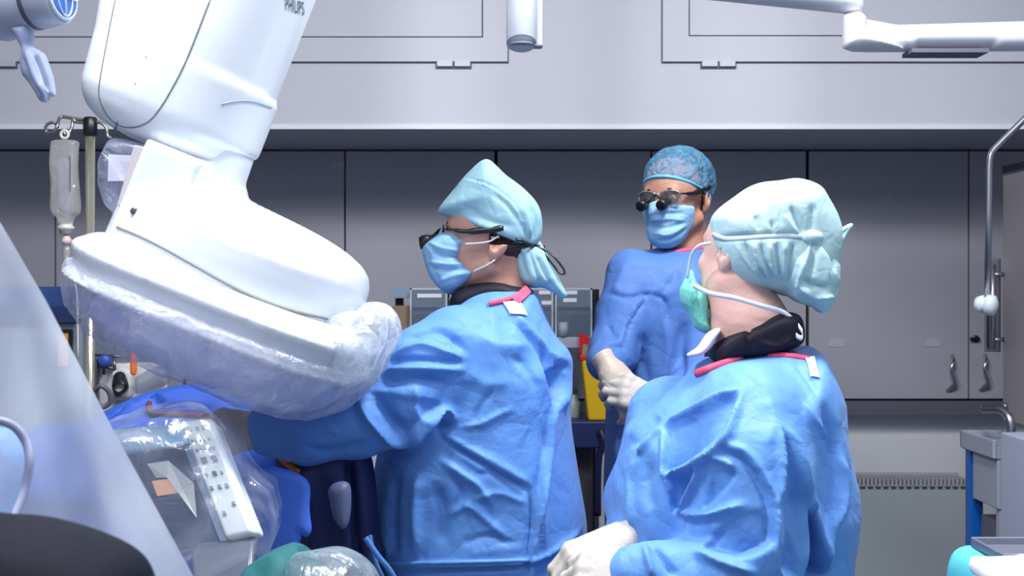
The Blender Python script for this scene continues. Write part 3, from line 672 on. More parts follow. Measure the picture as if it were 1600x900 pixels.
rb = MB(); rb.tube([P(146, 555, d-.01), P(206, 558, d-.01)], .004, 8); rb.tube([P(148, 572, d-.01), P(180, 576, d-.01)], .004, 8); rb.tube([P(178, 560, d-.01), P(180, 584, d-.01)], .004, 8); rb.tube([P(162, 560, d-.01), P(162, 585, d-.01)], .004, 8)
rb.build('gas_pipes', STEELD, t, smooth=True)
f = chain([P(187, 590, d-.03), P(188, 603, d-.04), P(185, 613, d-.03)], [.017, .02, .014], .01)
sculpt('hose_socket', f, P(165, 630, d)-.05, P(210, 570, d)+.05, .004, BLACK, t, 2)
f = pillow([(176, 582), (200, 580), (207, 600), (205, 622), (176, 622)], d-.005, .02, .03, 1, res=.002)
sculpt('socket_housing', f, f.lo-.01, f.hi+.01, .004, VW, t, 2)
f = pillow([(203, 545), (212, 545), (213, 582), (204, 582)], d-.05, .006, .008, 1, res=.002)
tag(sculpt('orange_clip', f, f.lo-.01, f.hi+.01, .002, mat('orange_plastic', (226, 110, 30), .45), None, 2), 'upright orange plastic clip on the ventilator pipe', 'clip')
f = pillow([(212, 590), (258, 570), (262, 600), (212, 616)], d-.04, .02, .03, 1, res=.002)
sculpt('clear_hood', f, f.lo-.01, f.hi+.01, .004, BINF, t, 2)
tag(MB().tube(spline([P(148, 610, d-.08), P(158, 603, d-.09), P(170, 612, d-.08), P(172, 628, d-.07), P(160, 636, d-.07), P(150, 628, d-.08)], 6), .007, 8).build('breathing_hose', mat('hose_grey', (96, 96, 106), .5), smooth=True), 'grey curled hose below the ventilator dial', 'hose')
# ================================================================== x-ray detector arm
C0 = P(350, 450, 2.1); TA = R(22); E1 = np.array([math.cos(TA), 0, -math.sin(TA)]); E3 = np.array([math.sin(TA), 0, math.cos(TA)]); PX = 2.1/F
def lw(s, y, t): return C0+E1*s*PX+np.array([0, y*PX, 0])+E3*t*PX
def loc(p): q = p-C0; return np.stack([q @ E1, q[:, 1], q @ E3], 1)/PX
def loft(stn, n=2.4, k=6., yc=0.):
    A = np.array(stn, float)
    def f(p):
        q = loc(p); t = q[:, 2]; sl = np.interp(t, A[:, 0], A[:, 1]); sr = np.interp(t, A[:, 0], A[:, 2]); ry = np.interp(t, A[:, 0], A[:, 3]); c = (sl+sr)/2; a = (sr-sl)/2
        v = ((np.abs(q[:, 0]-c)/a)**n+(np.abs(q[:, 1]-yc)/ry)**n)**(1/n)-1; v = v*np.minimum(a, ry)
        return smax(smax(v, t-A[-1, 0], k), A[0, 0]-t, k)*PX
    return f
def lbox(s0, s1, y0, y1, t0, t1, r):
    c = np.array([(s0+s1)/2, (y0+y1)/2, (t0+t1)/2]); h = np.array([(s1-s0)/2, (y1-y0)/2, (t1-t0)/2])-r
    def f(p):
        q = np.abs(loc(p)-c)-h; return (np.linalg.norm(np.maximum(q, 0), axis=1)+np.minimum(q.max(axis=1), 0)-r)*PX
    return f
t = thing('xray_detector_arm', 'large white x-ray detector head on a tilted ceiling arm, wrapped below in clear film', 'x-ray machine', lw(0, 0, -135))
lo, hi = np.array([.85*0-1.0, 1.8, 1.2]), np.array([-.1, 2.4, 2.35])
def bnd(s0, s1, y, t0, t1):
    c = np.array([lw(s, yy, tt) for s in (s0, s1) for yy in (-y, y) for tt in (t0, t1)]); return c.min(0)-.02, c.max(0)+.02
foot = loft([(6, -190, 212, 200), (55, -190, 213, 200), (80, -189, 210, 198), (97, -187, 202, 190), (110, -184, 187, 175), (121, -180, 160, 150), (129, -174, 125, 125), (135, -168, 80, 100), (140, -160, 20, 70), (143, -150, -30, 50)], 2.3, 5)
neck = loft([(60, -165, -15, 95), (130, -165, -20, 95), (160, -160, -35, 86), (200, -155, -37, 84), (260, -155, -41, 84)], 2.6, 3)
block = lbox(-156, -66, -138, 60, 24, 172, 5)
sculpt('detector_housing', union([union([foot, neck], 26*PX), block], 7*PX), *bnd(-205, 215, 205, 0, 265), .0055, CARM, t, 4, key='foot')
cas = loft([(163, -222, -70, 60), (166, -245, -60, 90), (172, -268, -52, 108), (184, -292, -46, 118), (200, -307, -44, 124), (206, -310, -33, 125), (218, -315, -32, 128), (294, -324, -33, 132), (302, -325, -40, 132), (350, -336, -41, 134), (1100, -345, -46, 136)], 2.5, 5)
sculpt('arm_casing', cas, *bnd(-350, -30, 140, 155, 760), .007, CARM, t, 4, key='casing')
tray = loft([(-56, -207, 256, 240), (-51, -212, 262, 246), (-46, -208, 258, 242), (-36, -200, 248, 232), (-12, -212, 260, 244), (-4, -213, 262, 246), (2, -205, 258, 240), (14, -192, 246, 226), (19, -182, 230, 210)], 3.2, 7)
sculpt('detector_plate', tray, *bnd(-220, 270, 250, -60, 28), .0055, CARM, t, 3, key='tray')
det = loft([(-128, -60, 170, 150), (-118, -120, 210, 190), (-95, -172, 232, 212), (-70, -188, 240, 222), (-50, -190, 242, 224)], 2.8, 8)
sculpt('detector_face', det, *bnd(-215, 270, 250, -140, -40), .007, LILAC, t, 3)
cov = loft([(-139, -20, 150, 120), (-134, -90, 190, 170), (-122, -150, 222, 205), (-100, -196, 248, 232), (-70, -208, 264, 247), (-48, -213, 268, 252), (-34, -214, 270, 253)], 2.8, 4)
sculpt('clear_cover', cov, *bnd(-225, 290, 265, -150, -28), .0055, FILMC, t, 2, noise=[(.06, .0035, 'r', 1), (.02, .0014, 'r', 2)])
# ruffled end of the cover gathered on the right
ruf = union([ell(lw(222, 0, -12), np.array([52, 190, 62])*PX, np.stack([E1, [0, 1, 0], E3], 1)), ell(lw(246, -20, 28), np.array([28, 150, 34])*PX, np.stack([E1, [0, 1, 0], E3], 1))], .02)
sculpt('ruffled_cover', ruf, *bnd(150, 300, 215, -90, 85), .005, FILMR, t, 2, noise=[(.07, .010, 'r', 11), (.03, .003, 'r', 12)])
for (s, tt, y) in ((-132, 60, -138),):
    MB().lathe(hit('foot', 210, 330, -.001), [(0, .0068), (.003, .0068), (.004, .0045)], (0, -1, 0), 16).build('screw', mat('screw_grey', (120, 122, 126), .4, .8), t, smooth=True)
# seam between housing and plate, panel outline, joint arc
sm = MB(); A = []
for k in range(61):
    a = math.pi+math.pi*k/60; n_ = 2.3; ca, sa = math.cos(a), math.sin(a)
    A.append(lw(11+201*np.sign(ca)*abs(ca)**(2/n_), 200*np.sign(sa)*abs(sa)**(2/n_), 18))
A = on(('foot', 'tray'), [(183, 355), (215, 368), (252, 386), (300, 413), (340, 436), (380, 457), (420, 474), (460, 487), (515, 499)], .0006, 6, 1.95); sm.tube(A, .0021, 8); sm.build('housing_seam', CARMS, t, smooth=True)
ln = on('casing', [(181, -5), (168, 60), (157, 120), (155, 150), (166, 178), (186, 196), (210, 199), (232, 190), (248, 172), (265, 145), (292, 92), (330, -5)], -.0004, 8, 1.98)
MB().tube(ln, .0016, 8).build('panel_seam', CARMS, t, smooth=True)
ln = on('casing', [(184, 191), (181, 199), (178, 204)], 0, 4, 1.98); MB().tube(ln, .0015, 8).build('panel_seam', CARMS, t, smooth=True)
ln = on('casing', [(346, 163), (370, 158), (395, 159), (424, 168)], 0, 5, 2.0); MB().tube(ln, .0018, 8).build('joint_seam', mat('seam_blue', (150, 165, 186), .6), t, smooth=True)
for q in ((228, 88), (211, 130)):
    h_ = hit('casing', q[0], q[1], -.001); MB().lathe(h_, [(0, .002), (.0015, .0015)], (0, -1, 0), 10).build('panel_screw', mat('screw_pale', (170, 176, 178), .5), t)
# maker's name on the casing
tc = bpy.data.curves.new('brand', 'FONT'); tc.body = 'PHILIPS'; tc.size = .036; tc.extrude = .0004; tc.align_x = 'CENTER'; tc.align_y = 'CENTER'; tc.offset = .0004
to = link(bpy.data.objects.new('lettering_tmp', tc)); bpy.context.view_layer.update()
tm = bpy.data.meshes.new_from_object(to.evaluated_get(bpy.context.evaluated_depsgraph_get())); V = np.array([v.co[:] for v in tm.vertices]); Fc = [tuple(p.vertices) for p in tm.polygons]
bpy.data.objects.remove(to)
ww = V[:, 0].max()-V[:, 0].min(); V[:, 0] *= (52/905)/ww*1.04; V[:, 1] *= .85
cc = hit('casing', 459, 10, .0015, None); ax = hit('casing', 440, 5, .0015); bx = hit('casing', 474, 14, .0015)
if cc is not None and ax is not None and bx is not None:
    x = (bx-ax)/np.linalg.norm(bx-ax); n = np.array([.35, -1., -.05]); n -= x*(n@x); n /= np.linalg.norm(n); up = np.cross(n, x)
    W = []
    for v in V:
        q = cc+x*v[0]+up*v[1]; pxx = 800+q[0]/q[1]*F; pyy = 450-(q[2]-CZ)/q[1]*F; h_ = hit('casing', pxx, pyy, .0012); W.append(h_ if h_ is not None else q)
    mesh('lettering', W, Fc, mat('letter_grey', (128, 142, 160), .5), t)

# milky flap on the left of the housing block
tf = thing('clear_flap_bag', 'milky plastic pouch with a white label left of the detector neck', 'plastic pouch', P(190, 335, 2.0))
f = pillow([(170, 222), (188, 217), (228, 226), (240, 240), (210, 300), (190, 338), (172, 330), (160, 312), (153, 270), (156, 245)], 2.0, .02, .018, 2, res=.002)
sculpt('pouch', f, f.lo-.01, f.hi+.01, .003, FILMBAG, tf, 2, noise=[(.03, .002, 'r', 4)], key='flap')
patch('flap', [(170, 241), (206, 243), (196, 283), (169, 283)], .002, 5).build('label', mat('pouch_label', (214, 212, 232), .7), tf)
MB().hexa([P(209, 226, 1.965), P(226, 230, 1.965), P(196, 322, 1.965), P(182, 322, 1.965)], (0, 1, 0), .004).build('beige_strap', mat('strap_beige', (196, 188, 194), .6), tf, bevel=.002)

# lamp joint at the top left
t = thing('lamp_arm', 'grey lamp arm end with a round blue emblem in the top left corner', 'lamp arm', P(60, 38, 1.8))
LG = mat('lamp_grey', (178, 184, 200), .35)
ax = np.array([.96, -.26, .07]); ax /= np.linalg.norm(ax); c = P(66, 0, 1.8)
MB().lathe(c-ax*.12, [(0, .02), (.02, .045), (.05, .052), (.105, .042), (.110, .039), (.114, .042), (.148, .040), (.152, .036)], ax, 40).build('housing', LG, t, smooth=True)
MB().lathe(c-ax*.010, [(-.0035, .0428), (.0035, .0422)], ax, 40).build('groove', mat('groove_grey', (84, 86, 100), .5), t, smooth=True)
em = c+ax*.0325
MB().lathe(em, [(0, .0345), (.0035, .0345), (.005, .032)], ax, 36).build('emblem_rim', mat('emblem_white', (206, 222, 244), .4), t, smooth=True)
ds = MB().lathe(em+ax*.005, [(0, .030), (.001, .029)], ax, 36).build('emblem', mat('emblem_blue', (34, 84, 166), .4), t)
u = np.array([0, 0, 1.])-ax*ax[2]; u /= np.linalg.norm(u); v = np.cross(ax, u); ee = em+ax*.0064
xb = MB()
xb.tube([ee-u*.029, ee+u*.029], .0018, 6); xb.tube([ee-v*.029, ee+v*.029], .0018, 6)
xb.tube([ee+.011*v*1.6*math.cos(a)*1+.0 + u*.029*math.sin(a) for a in np.linspace(0, 2*math.pi, 24)], .0012, 6)
xb.build('emblem_cross', mat('emblem_white', (206, 222, 244), .4), t, smooth=True)
MB().tube([c-ax*.1, P(-60, -30, 1.85), (P(-60, -30, 1.85)[0], 1.85, 3.0)], .045, 24).build('ceiling_tube', LG, t, smooth=True)
f = pillow([(14, 42), (50, 38), (52, 58), (50, 72), (70, 84), (82, 118), (87, 152), (76, 150), (76, 160), (64, 160), (48, 132), (36, 118), (32, 98), (36, 78), (24, 56)], 1.8, .018, .022, 1, res=.002, smooth_poly=False)
tag(sculpt('hanging_sleeve', f, f.lo-.01, f.hi+.01, .0028, mat('sleeve_grey', (160, 170, 200), .6), None, 2, folds=[([(40, 75), (50, 110), (72, 156)], 4, .006, 'r'), ([(36, 90), (48, 125), (66, 158)], 3, -.005, 'r'), ([(52, 80), (66, 110), (80, 150)], 3, -.006, 'r')]), 'crumpled grey sterile sleeve hanging below the lamp arm', 'sleeve')

# ================================================================== patient table and drapes
t = thing('operating_table', 'operating table buried under dark blue surgical drapes', 'operating table', (P(380, 0, 2.78)[0], 2.78, 0))
MB().box((P(150, 0, 2.75)[0]-.5, 2.6, .72), (P(570, 0, 2.75)[0], 2.96, .8)).build('table_top', BLACK, t, bevel=.01)
MB().lathe((P(300, 0, 2.75)[0], 2.75, 0), [(0, .25), (.05, .25), (.06, .1), (.72, .1)], (0, 0, 1)).build('pedestal', STEELD, t, smooth=True)
f = pillow([(20, 700), (120, 665), (165, 640), (200, 622), (235, 610), (300, 600), (360, 606), (420, 618), (520, 625), (560, 640), (575, 720), (575, 800), (575, 900), (575, 990), (20, 990)], 2.78, .16, .2, 3)
tag(sculpt('patient_drape', f, f.lo-.02, f.hi+.02, .01, DRAPE, None, 3, noise=[(.15, .008, 'r', 3)], folds=[([(170, 655), (235, 622), (300, 612), (400, 640)], 9, .02, 'f'), ([(235, 622), (260, 640), (330, 640)], 6, -.02, 'r'), ([(480, 700), (470, 800), (480, 900)], 20, .03, 'r'), ([(540, 700), (548, 800), (552, 900)], 14, -.03, 'r')], key='drape', origin=(P(380, 0, 2.78)[0], 2.78, .8)), 'dark blue surgical drape mounded over the table behind the control panel', 'drape')
f = pillow([(440, 700), (520, 690), (575, 698), (592, 780), (596, 900), (598, 1000), (430, 1000), (430, 800)], 2.33, .05, .05, 3)
tag(sculpt('hanging_drape', f, f.lo-.02, f.hi+.02, .008, DRAPED, None, 3, noise=[(.12, .01, 'r', 6)], folds=[([(545, 700), (555, 800), (565, 900)], 8, -.03, 'r'), ([(470, 720), (490, 800), (480, 900)], 12, .02, 'r')]), 'navy drape hanging between the bright blue sheet and the surgeon', 'drape')
f = pillow([(392, 735), (440, 733), (483, 752), (482, 800), (482, 836), (470, 830), (462, 850), (440, 866), (400, 900), (380, 1000), (350, 1000), (360, 800)], 2.12, .012, .014, 1, res=.003)
tag(sculpt('blue_sheet', f, f.lo-.02, f.hi+.02, .005, DRAPEL, None, 2, noise=[(.1, .006, 'r', 7)]), 'bright royal blue sheet hanging behind the control panel bag', 'sheet')
f = pillow([(512, 770), (520, 756), (538, 752), (548, 762), (548, 800), (543, 822), (534, 826), (520, 806)], 2.2, .018, .02, 1, res=.002)
tag(sculpt('handle_cover', f, f.lo-.01, f.hi+.01, .004, mat('handle_grey_blue', (98, 108, 140), .5), None, 2), 'pale grey oval handle against the navy drape', 'handle')
tag(MB().tube(spline([P(405, 693, 2.3), P(430, 708, 2.28), P(448, 724, 2.26), P(466, 738, 2.24)], 6), .006, 8).build('instrument_cable', mat('cable_orange', (186, 92, 44), .5), smooth=True), 'orange cable end under the surgeon\'s cuff', 'cable')
tag(MB().tube(on('drape', [(232, 632), (240, 648), (300, 652), (345, 655)], .006, 6, 2.45), .006, 8).build('blood_line', mat('line_maroon', (110, 48, 66), .4), smooth=True), 'maroon tube running across the dark blue drape', 'tube')
# bright inner sheet under the instrument cover
GT = mat('green_towel', (18, 92, 96), .7, bump=.4, bscale=14, kind='crinkle')
f = pillow([(380, 960), (386, 895), (410, 872), (448, 853), (474, 868), (500, 900), (510, 960)], 1.72, .04, .09, 2)
tag(sculpt('green_towel', f, f.lo-.02, f.hi+.02, .006, GT, None, 2, noise=[(.05, .008, 'r', 5)]), 'crumpled dark green towel at the bottom edge beside the clear bowl', 'towel')
t = thing('clear_bowl', 'clear plastic cover dome at the bottom edge, right of the green towel', 'plastic cover', P(520, 930, 1.66))
f = pillow([(448, 960), (452, 890), (462, 868), (500, 858), (545, 864), (570, 882), (588, 905), (596, 960)], 1.66, .05, .08, 2)
sculpt('dome', f, f.lo-.02, f.hi+.02, .005, film('dome_film', (190, 205, 215), .5, rough=.15, crink=16, gloss=.3), t, 2, noise=[(.04, .004, 'r', 8)])
MB().box((P(430, 0, 1.6)[0], 1.5, .0), (P(610, 0, 1.75)[0], 1.95, 1.5-(985-450)/F*1.66)).build('stand_block', DRAPED, t, bevel=.02)

# ================================================================== control panel in its bag
t = thing('control_panel', 'white x-ray control panel with rows of keys inside a clear bag', 'control panel', (P(300, 0, 1.85)[0], 1.88, .8))
TL, TR, BR, BL = P(176, 672, 1.97), P(333, 654, 1.90), P(404, 836, 1.78), P(250, 868, 1.84)
n = np.cross(TR-TL, BL-TL); n /= np.linalg.norm(n); n = n if n[1] < 0 else -n
def cp(u, v, h_=0.): return TL*(1-u)*(1-v)+TR*u*(1-v)+BL*(1-u)*v+BR*u*v+n*h_
PW = mat('panel_white', (226, 234, 238), .4)
def slab(u0, u1, v0, v1, h0, h1): return MB().add([cp(u0, v0, h0), cp(u1, v0, h0), cp(u1, v1, h0), cp(u0, v1, h0), cp(u0, v0, h1), cp(u1, v0, h1), cp(u1, v1, h1), cp(u0, v1, h1)], [(0, 1, 2, 3), (7, 6, 5, 4), (0, 4, 5, 1), (1, 5, 6, 2), (2, 6, 7, 3), (3, 7, 4, 0)])
slab(0, .95, .0, .97, -.04, -.012).build('body', PW, t, bevel=.008)
slab(.70, 1.0, 0, 1.0, -.012, .010).build('key_strip', PW, t, bevel=.009)
slab(0, .70, 0, .2, -.012, .006).build('top_ledge', mat('panel_ice', (170, 208, 236), .35), t, bevel=.006)
MB().hexa([P(296, 862, 1.80), P(398, 846, 1.77), P(392, 905, 1.72), P(300, 920, 1.74)], (0, 1, .2), .04).build('lower_unit', mat('unit_slate', (92, 98, 112), .3), t, bevel=.008)
slab(.02, .70, .2, .97, -.014, -.006).build('screen', mat('screen_slate', (74, 84, 108), .12, spec=.8), t)
slab(.62, .70, .2, 1.0, -.012, .002).build('screen_border', mat('border_slate', (128, 142, 172), .4), t, bevel=.003)
slab(.18, .42, .44, .56, -.006, -.004).build('screen_message', mat('message_orange', (238, 176, 140), .4, emit=(238, 170, 130), estr=.35), t)
mesh('glare_sheet', [cp(.2, .30, -.003), cp(.42, .30, -.003), cp(.60, .52, .004), cp(.48, .78, -.003), cp(.36, .44, .002), cp(.24, .42, -.003)], [(0, 1, 4, 5), (1, 2, 3, 4)], mat('glare_white', (222, 224, 222), .5), t, label='white shape painted as the reflection on the dark screen')  # white faces painted in as the reflection on the screen
KY = mat('key_grey', (150, 158, 166), .5); KD = mat('key_dark', (96, 102, 108), .5)
for v, ks in ((.09, [(.78, .03), (.85, .03), (.91, .03)]), (.19, [(.76, .02), (.80, .02), (.84, .02), (.88, .02), (.92, .02)]), (.27, [(.77, .02), (.81, .02), (.85, .02), (.89, .02), (.93, .02)]), (.36, [(.80, .05), (.90, .05)]), (.48, [(.77, .02), (.85, .035), (.92, .02)]), (.59, [(.77, .03), (.85, .03), (.92, .03)]), (.74, [(.92, .03)]), (.80, [(.80, .03)])):
    for (u, w_) in ks: slab(u-w_/2, u+w_/2, v-w_*.45, v+w_*.45, .009, .0125).build('key', KD if (v == .48 and u == .85) else KY, t)
MB().tube([(P(300, 0, 1.85)[0], 1.93, 0), (P(300, 0, 1.85)[0], 1.93, .98)], .03, 16).build('post', STEELD, t, smooth=True)
f = pillow([(172, 672), (200, 655), (280, 641), (335, 648), (370, 700), (421, 780), (428, 815), (412, 862), (385, 895), (340, 912), (300, 925), (240, 900), (200, 800)], 1.85, .05, .13, 2)
tag(sculpt('panel_bag', f, f.lo-.02, f.hi+.02, .006, FILMB, None, 2, noise=[(.07, .012, 'r', 15), (.03, .004, 'r', 16)]), 'clear crinkled plastic bag pulled over the control panel', 'bag')

# ================================================================== foreground drape, hose, pad
def redge(py): return np.interp(py, [300, 350, 470, 670, 900, 1000], [-30, 2, 72, 176, 302, 355])
G = []
for i in range(90):
    py = 300+i*8; xr = redge(py); row = []
    for j in range(70):
        u = j/69; x = -140+(xr+140)*u; v = (py-300)/700
        dd = 1.25+.02*math.sin(u*7+v*2.2)*(.4+v)+.006*math.sin(u*19+v*5+1.3)*v-.05*u*u+.01*math.sin(v*17+u*7)
        row.append(P(x, py, dd))
    G.append(row)
tag(MB().grid(G).build('clear_drape', FILMD, smooth=True), 'large milky plastic drape sloping across the left foreground', 'drape')
pts = np.array([P(redge(py), py, 1.20) for py in range(300, 1000, 10)])
f = pillow([(-140, 690), (0, 668), (28, 690), (38, 720), (30, 770), (12, 830), (-140, 830)], 1.42, .02, .03, 2)
tag(sculpt('blue_glow_shape', f, f.lo-.02, f.hi+.02, .006, mat('glow_blue', (60, 150, 245), .5), None, 2), 'bright blue shape painted as the glow behind the milky drape at the left edge', 'pouch')  # solid blue form standing in for a glow behind the drape
tag(MB().tube(spline([P(-90, 652, 1.16), P(-20, 655, 1.16), P(18, 664, 1.16), P(40, 690, 1.16), P(46, 722, 1.15), P(38, 765, 1.14), P(22, 806, 1.12), P(10, 840, 1.1)], 8), .0042, 12).build('grey_hose', mat('hose_pale', (150, 156, 186), .4), smooth=True), 'pale grey hose looping over the milky drape above the black pad', 'hose')
f = pillow([(-160, 830), (0, 808), (90, 821), (160, 846), (203, 872), (228, 912), (240, 1000), (200, 1150), (-160, 1150)], .95, .05, .09, 3)
t = thing('black_pad', 'rounded near-black pad in the bottom left foreground', 'pad', (P(20, 0, .95)[0], .95, 0))
sculpt('cushion', f, f.lo-.02, f.hi+.02, .006, mat('pad_black', (16, 18, 34), .7, bump=.1, bscale=60, spec=.12), t, 3)
MB().tube([(P(20, 0, .95)[0], .95, .02), (P(20, 0, .95)[0], .95, 1.2)], .03, 16).build('post', BLACK, t, smooth=True)
MB().lathe((P(20, 0, .95)[0], .95, 0), [(0, .2), (.02, .2), (.03, .04)], (0, 0, 1)).build('foot_plate', BLACK, t, smooth=True)
# ================================================================== people
def both(g): return union([g(-1), g(1)], .006)
def head_f():
    f = union([ell((.008, 0, .032), (.096, .076, .086)), ell((-.046, 0, -.028), (.05, .06, .085)), ell((-.03, 0, .03), (.066, .066, .06))], .03)
    jaw = union([cap((.0, -.056, -.055), (-.07, -.012, -.102), .017, .016), cap((.0, .056, -.055), (-.07, .012, -.102), .017, .016), ell((-.078, 0, -.1), (.019, .024, .017))], .02)
    f = union([f, jaw], .025)
    f = union([f, cap((-.09, 0, .006), (-.114, 0, -.034), .007, .0115), ell((-.105, -.011, -.040), (.012, .008, .008)), ell((-.105, .011, -.040), (.012, .008, .008)), cap((-.086, -.036, .016), (-.086, .036, .016), .010, .010), ell((-.068, -.038, -.035), (.022, .02, .02)), ell((-.068, .038, -.035), (.022, .02, .02))], .012)
    sock = union([ell((-.102, -.031, -.001), (.02, .017, .0105)), ell((-.102, .031, -.001), (.02, .017, .0105))], .004)
    g = lambda p: smax(f(p), -sock(p), .008)
    lids = union([ell((-.081, -.031, -.0), (.0138, .0155, .0128)), ell((-.081, .031, -.0), (.0138, .0155, .0128))], .002)
    slit = union([ell((-.094, -.031, -.001), (.012, .013, .0042)), ell((-.094, .031, -.001), (.012, .013, .0042))], .001)
    lips = union([ell((-.0965, 0, -.064), (.010, .023, .0055)), ell((-.0955, 0, -.073), (.010, .019, .006))], .002)
    mouth = ell((-.106, 0, -.0685), (.010, .020, .0014))
    ears = []
    for s in (-1, 1):
        Rm = Matrix.Rotation(R(14), 3, 'Y') @ Matrix.Rotation(R(-22*s), 3, 'Z'); Rm = np.array(Rm)
        e = ell((.014, .078*s, -.006), (.0195, .009, .034), Rm); c = ell((.0095, .0845*s, -.003), (.0095, .008, .019), Rm); lobe = ell((.006, .075*s, -.032), (.009, .006, .011))
        ears.append((lambda e, c, lobe: (lambda p: smin(smax(e(p), -c(p), .004), lobe(p), .006)))(e, c, lobe))
    def h(p):
        r = smin(g(p), lids(p), .003); r = smax(r, -slit(p), .0015); r = smin(r, lips(p), .004); r = smax(r, -mouth(p), .002)
        for e in ears: r = smin(r, e(p), .006)
        return r
    return h
HEAD = head_f()
def mxf(M, V): V = np.array(V, float); return V @ M[:3, :3].T+M[:3, 3]
def body(root, M, neck, rest, skin, name='body', clip=None):
    """one skin surface: finely sampled head and neck joined to the coarser covered body"""
    o = M[:3, 3]; hf0 = xf(HEAD, M); hf1 = hf0 if clip is None else (lambda p: smax(hf0(p), clip(p), .004)); f = union([hf1, chain(*neck)], .02)
    zc = min(neck[0][-1][2], o[2]-.17); g = lambda p: np.maximum(f(p), zc-p[:, 2])
    lo = o-np.array([.16, .16, .0]); lo[2] = zc-.02; V, Q = nets(g, lo, o+np.array([.17, .17, .16]), .0033); V = smooth_mesh(V, Q, 2, .4)
    V2, Q2 = nets(rest[0], rest[1], rest[2], .014); V2 = smooth_mesh(V2, Q2, 4)
    b = mesh(name, np.vstack([V, V2]), np.vstack([Q, Q2+len(V)]), skin, root, smooth=True)
    for s in (-1, 1):
        c = mxf(M, [(-.0835, .031*s, -.0008)])[0]; ax = -M[:3, 0]
        prof = [(.012*math.cos(a), max(.012*math.sin(a), 1e-4)) for a in np.linspace(math.pi, 0, 14)]
        e = MB().lathe(c, prof, ax, 20).build('eye', EYE, root, smooth=True)
        MB().lathe(c+ax*.0105, [(0, .0058), (.0011, .0050), (.0016, .0001)], ax, 18).build('iris', IRIS, e, smooth=True)
        MB().tube(mxf(M, spline([(-.096, (.016)*s, .017), (-.097, .03*s, .0215), (-.087, .046*s, .017)], 5)), [.0016]+[.0032]*8+[.001]*2, 6).build('eyebrow', HAIR, root, smooth=True)
    return b
def hair(root, M, low=-.06, clip=None, nr=.02):
    nape = cap((.052, 0, -.02), (.056, 0, -.06), nr, nr)
    e = ell((.014, 0, .034), (.099, .080, .09))
    f = lambda p: smax(e(p), -(p[:, 2]-(.07-.9*(p[:, 0]+.08))*1.0), .01)
    g = lambda p: smin(smax(smax(e(p), .055-.75*(p[:, 0]+.09)-p[:, 2], .006), low-p[:, 2], .01), nape(p), .012)
    o = M[:3, 3]; g2 = xf(g, M); g3 = g2 if clip is None else (lambda p: smax(g2(p), clip(p), .004)); return sculpt('hair', g3, o-.14, o+.15, .005, HAIR, root, 2, noise=[(.01, .0015, 'r', 2)])
def loupes(root, M, sc=1., barrels=((-.142, -.029, -.020), (-.142, .029, -.020))):
    fr = MB(); T = lambda q: mxf(M, q)
    for s in (-1, 1):
        a = spline([(-.107, .008*s, .012), (-.107, .028*s, .017), (-.103, .052*s, .015), (-.097, .060*s, .004), (-.099, .052*s, -.018), (-.107, .03*s, -.024), (-.108, .012*s, -.018), (-.108, .007*s, -.002), (-.107, .008*s, .012)], 4)[:-1]
        fr.tube(T(a), .0014, 6, closed=True)
    fr.tube(T([(-.107, -.009, .008), (-.113, 0, .011), (-.107, .009, .008)]), .0016, 6)
    f = fr.build('glasses_frame', mat('frame_silver', (186, 188, 196), .25, .8), root, smooth=True)
    lm = film('lens_glass', (58, 40, 42), .74, rough=.05, gloss=.3, crink=1, bstr=0., var=.02)
    for s in (-1, 1):
        q = [(-.107, .008*s, .012), (-.107, .028*s, .017), (-.103, .052*s, .015), (-.097, .060*s, .004), (-.099, .052*s, -.018), (-.107, .03*s, -.024), (-.108, .012*s, -.018)]
        MB().add(T(q), [tuple(range(7))]).build('lens', lm, f)
        MB().tube(T(spline([(-.098, .062*s, .008), (-.06, .073*s, .008), (-.02, .080*s, .016), (.018, .085*s, .026)], 5)), [.0025]*3+[.0045]*4+[.0065]*6+[.0075]*2+[.005], 8).build('temple', BLACK, f, smooth=True)
        b = barrels[0] if s < 0 else barrels[1]; a = M[:3, :3] @ np.array([1, 0, .32]); c = T([b])[0]
        MB().lathe(c, [(-.004, .009), (-.003, .0135), (.012, .0135), (.013, .0115), (.03, .0105), (.034, .009)], a, 20).build('loupe_barrel', BLACK, f, smooth=True)
    MB().tube(T([barrels[0], (-.122, -.02, -.006), (-.115, 0, .006), (-.122, .02, -.006), barrels[1]]), .0028, 8).build('loupe_bridge', BLACK, f, smooth=True)
    return f
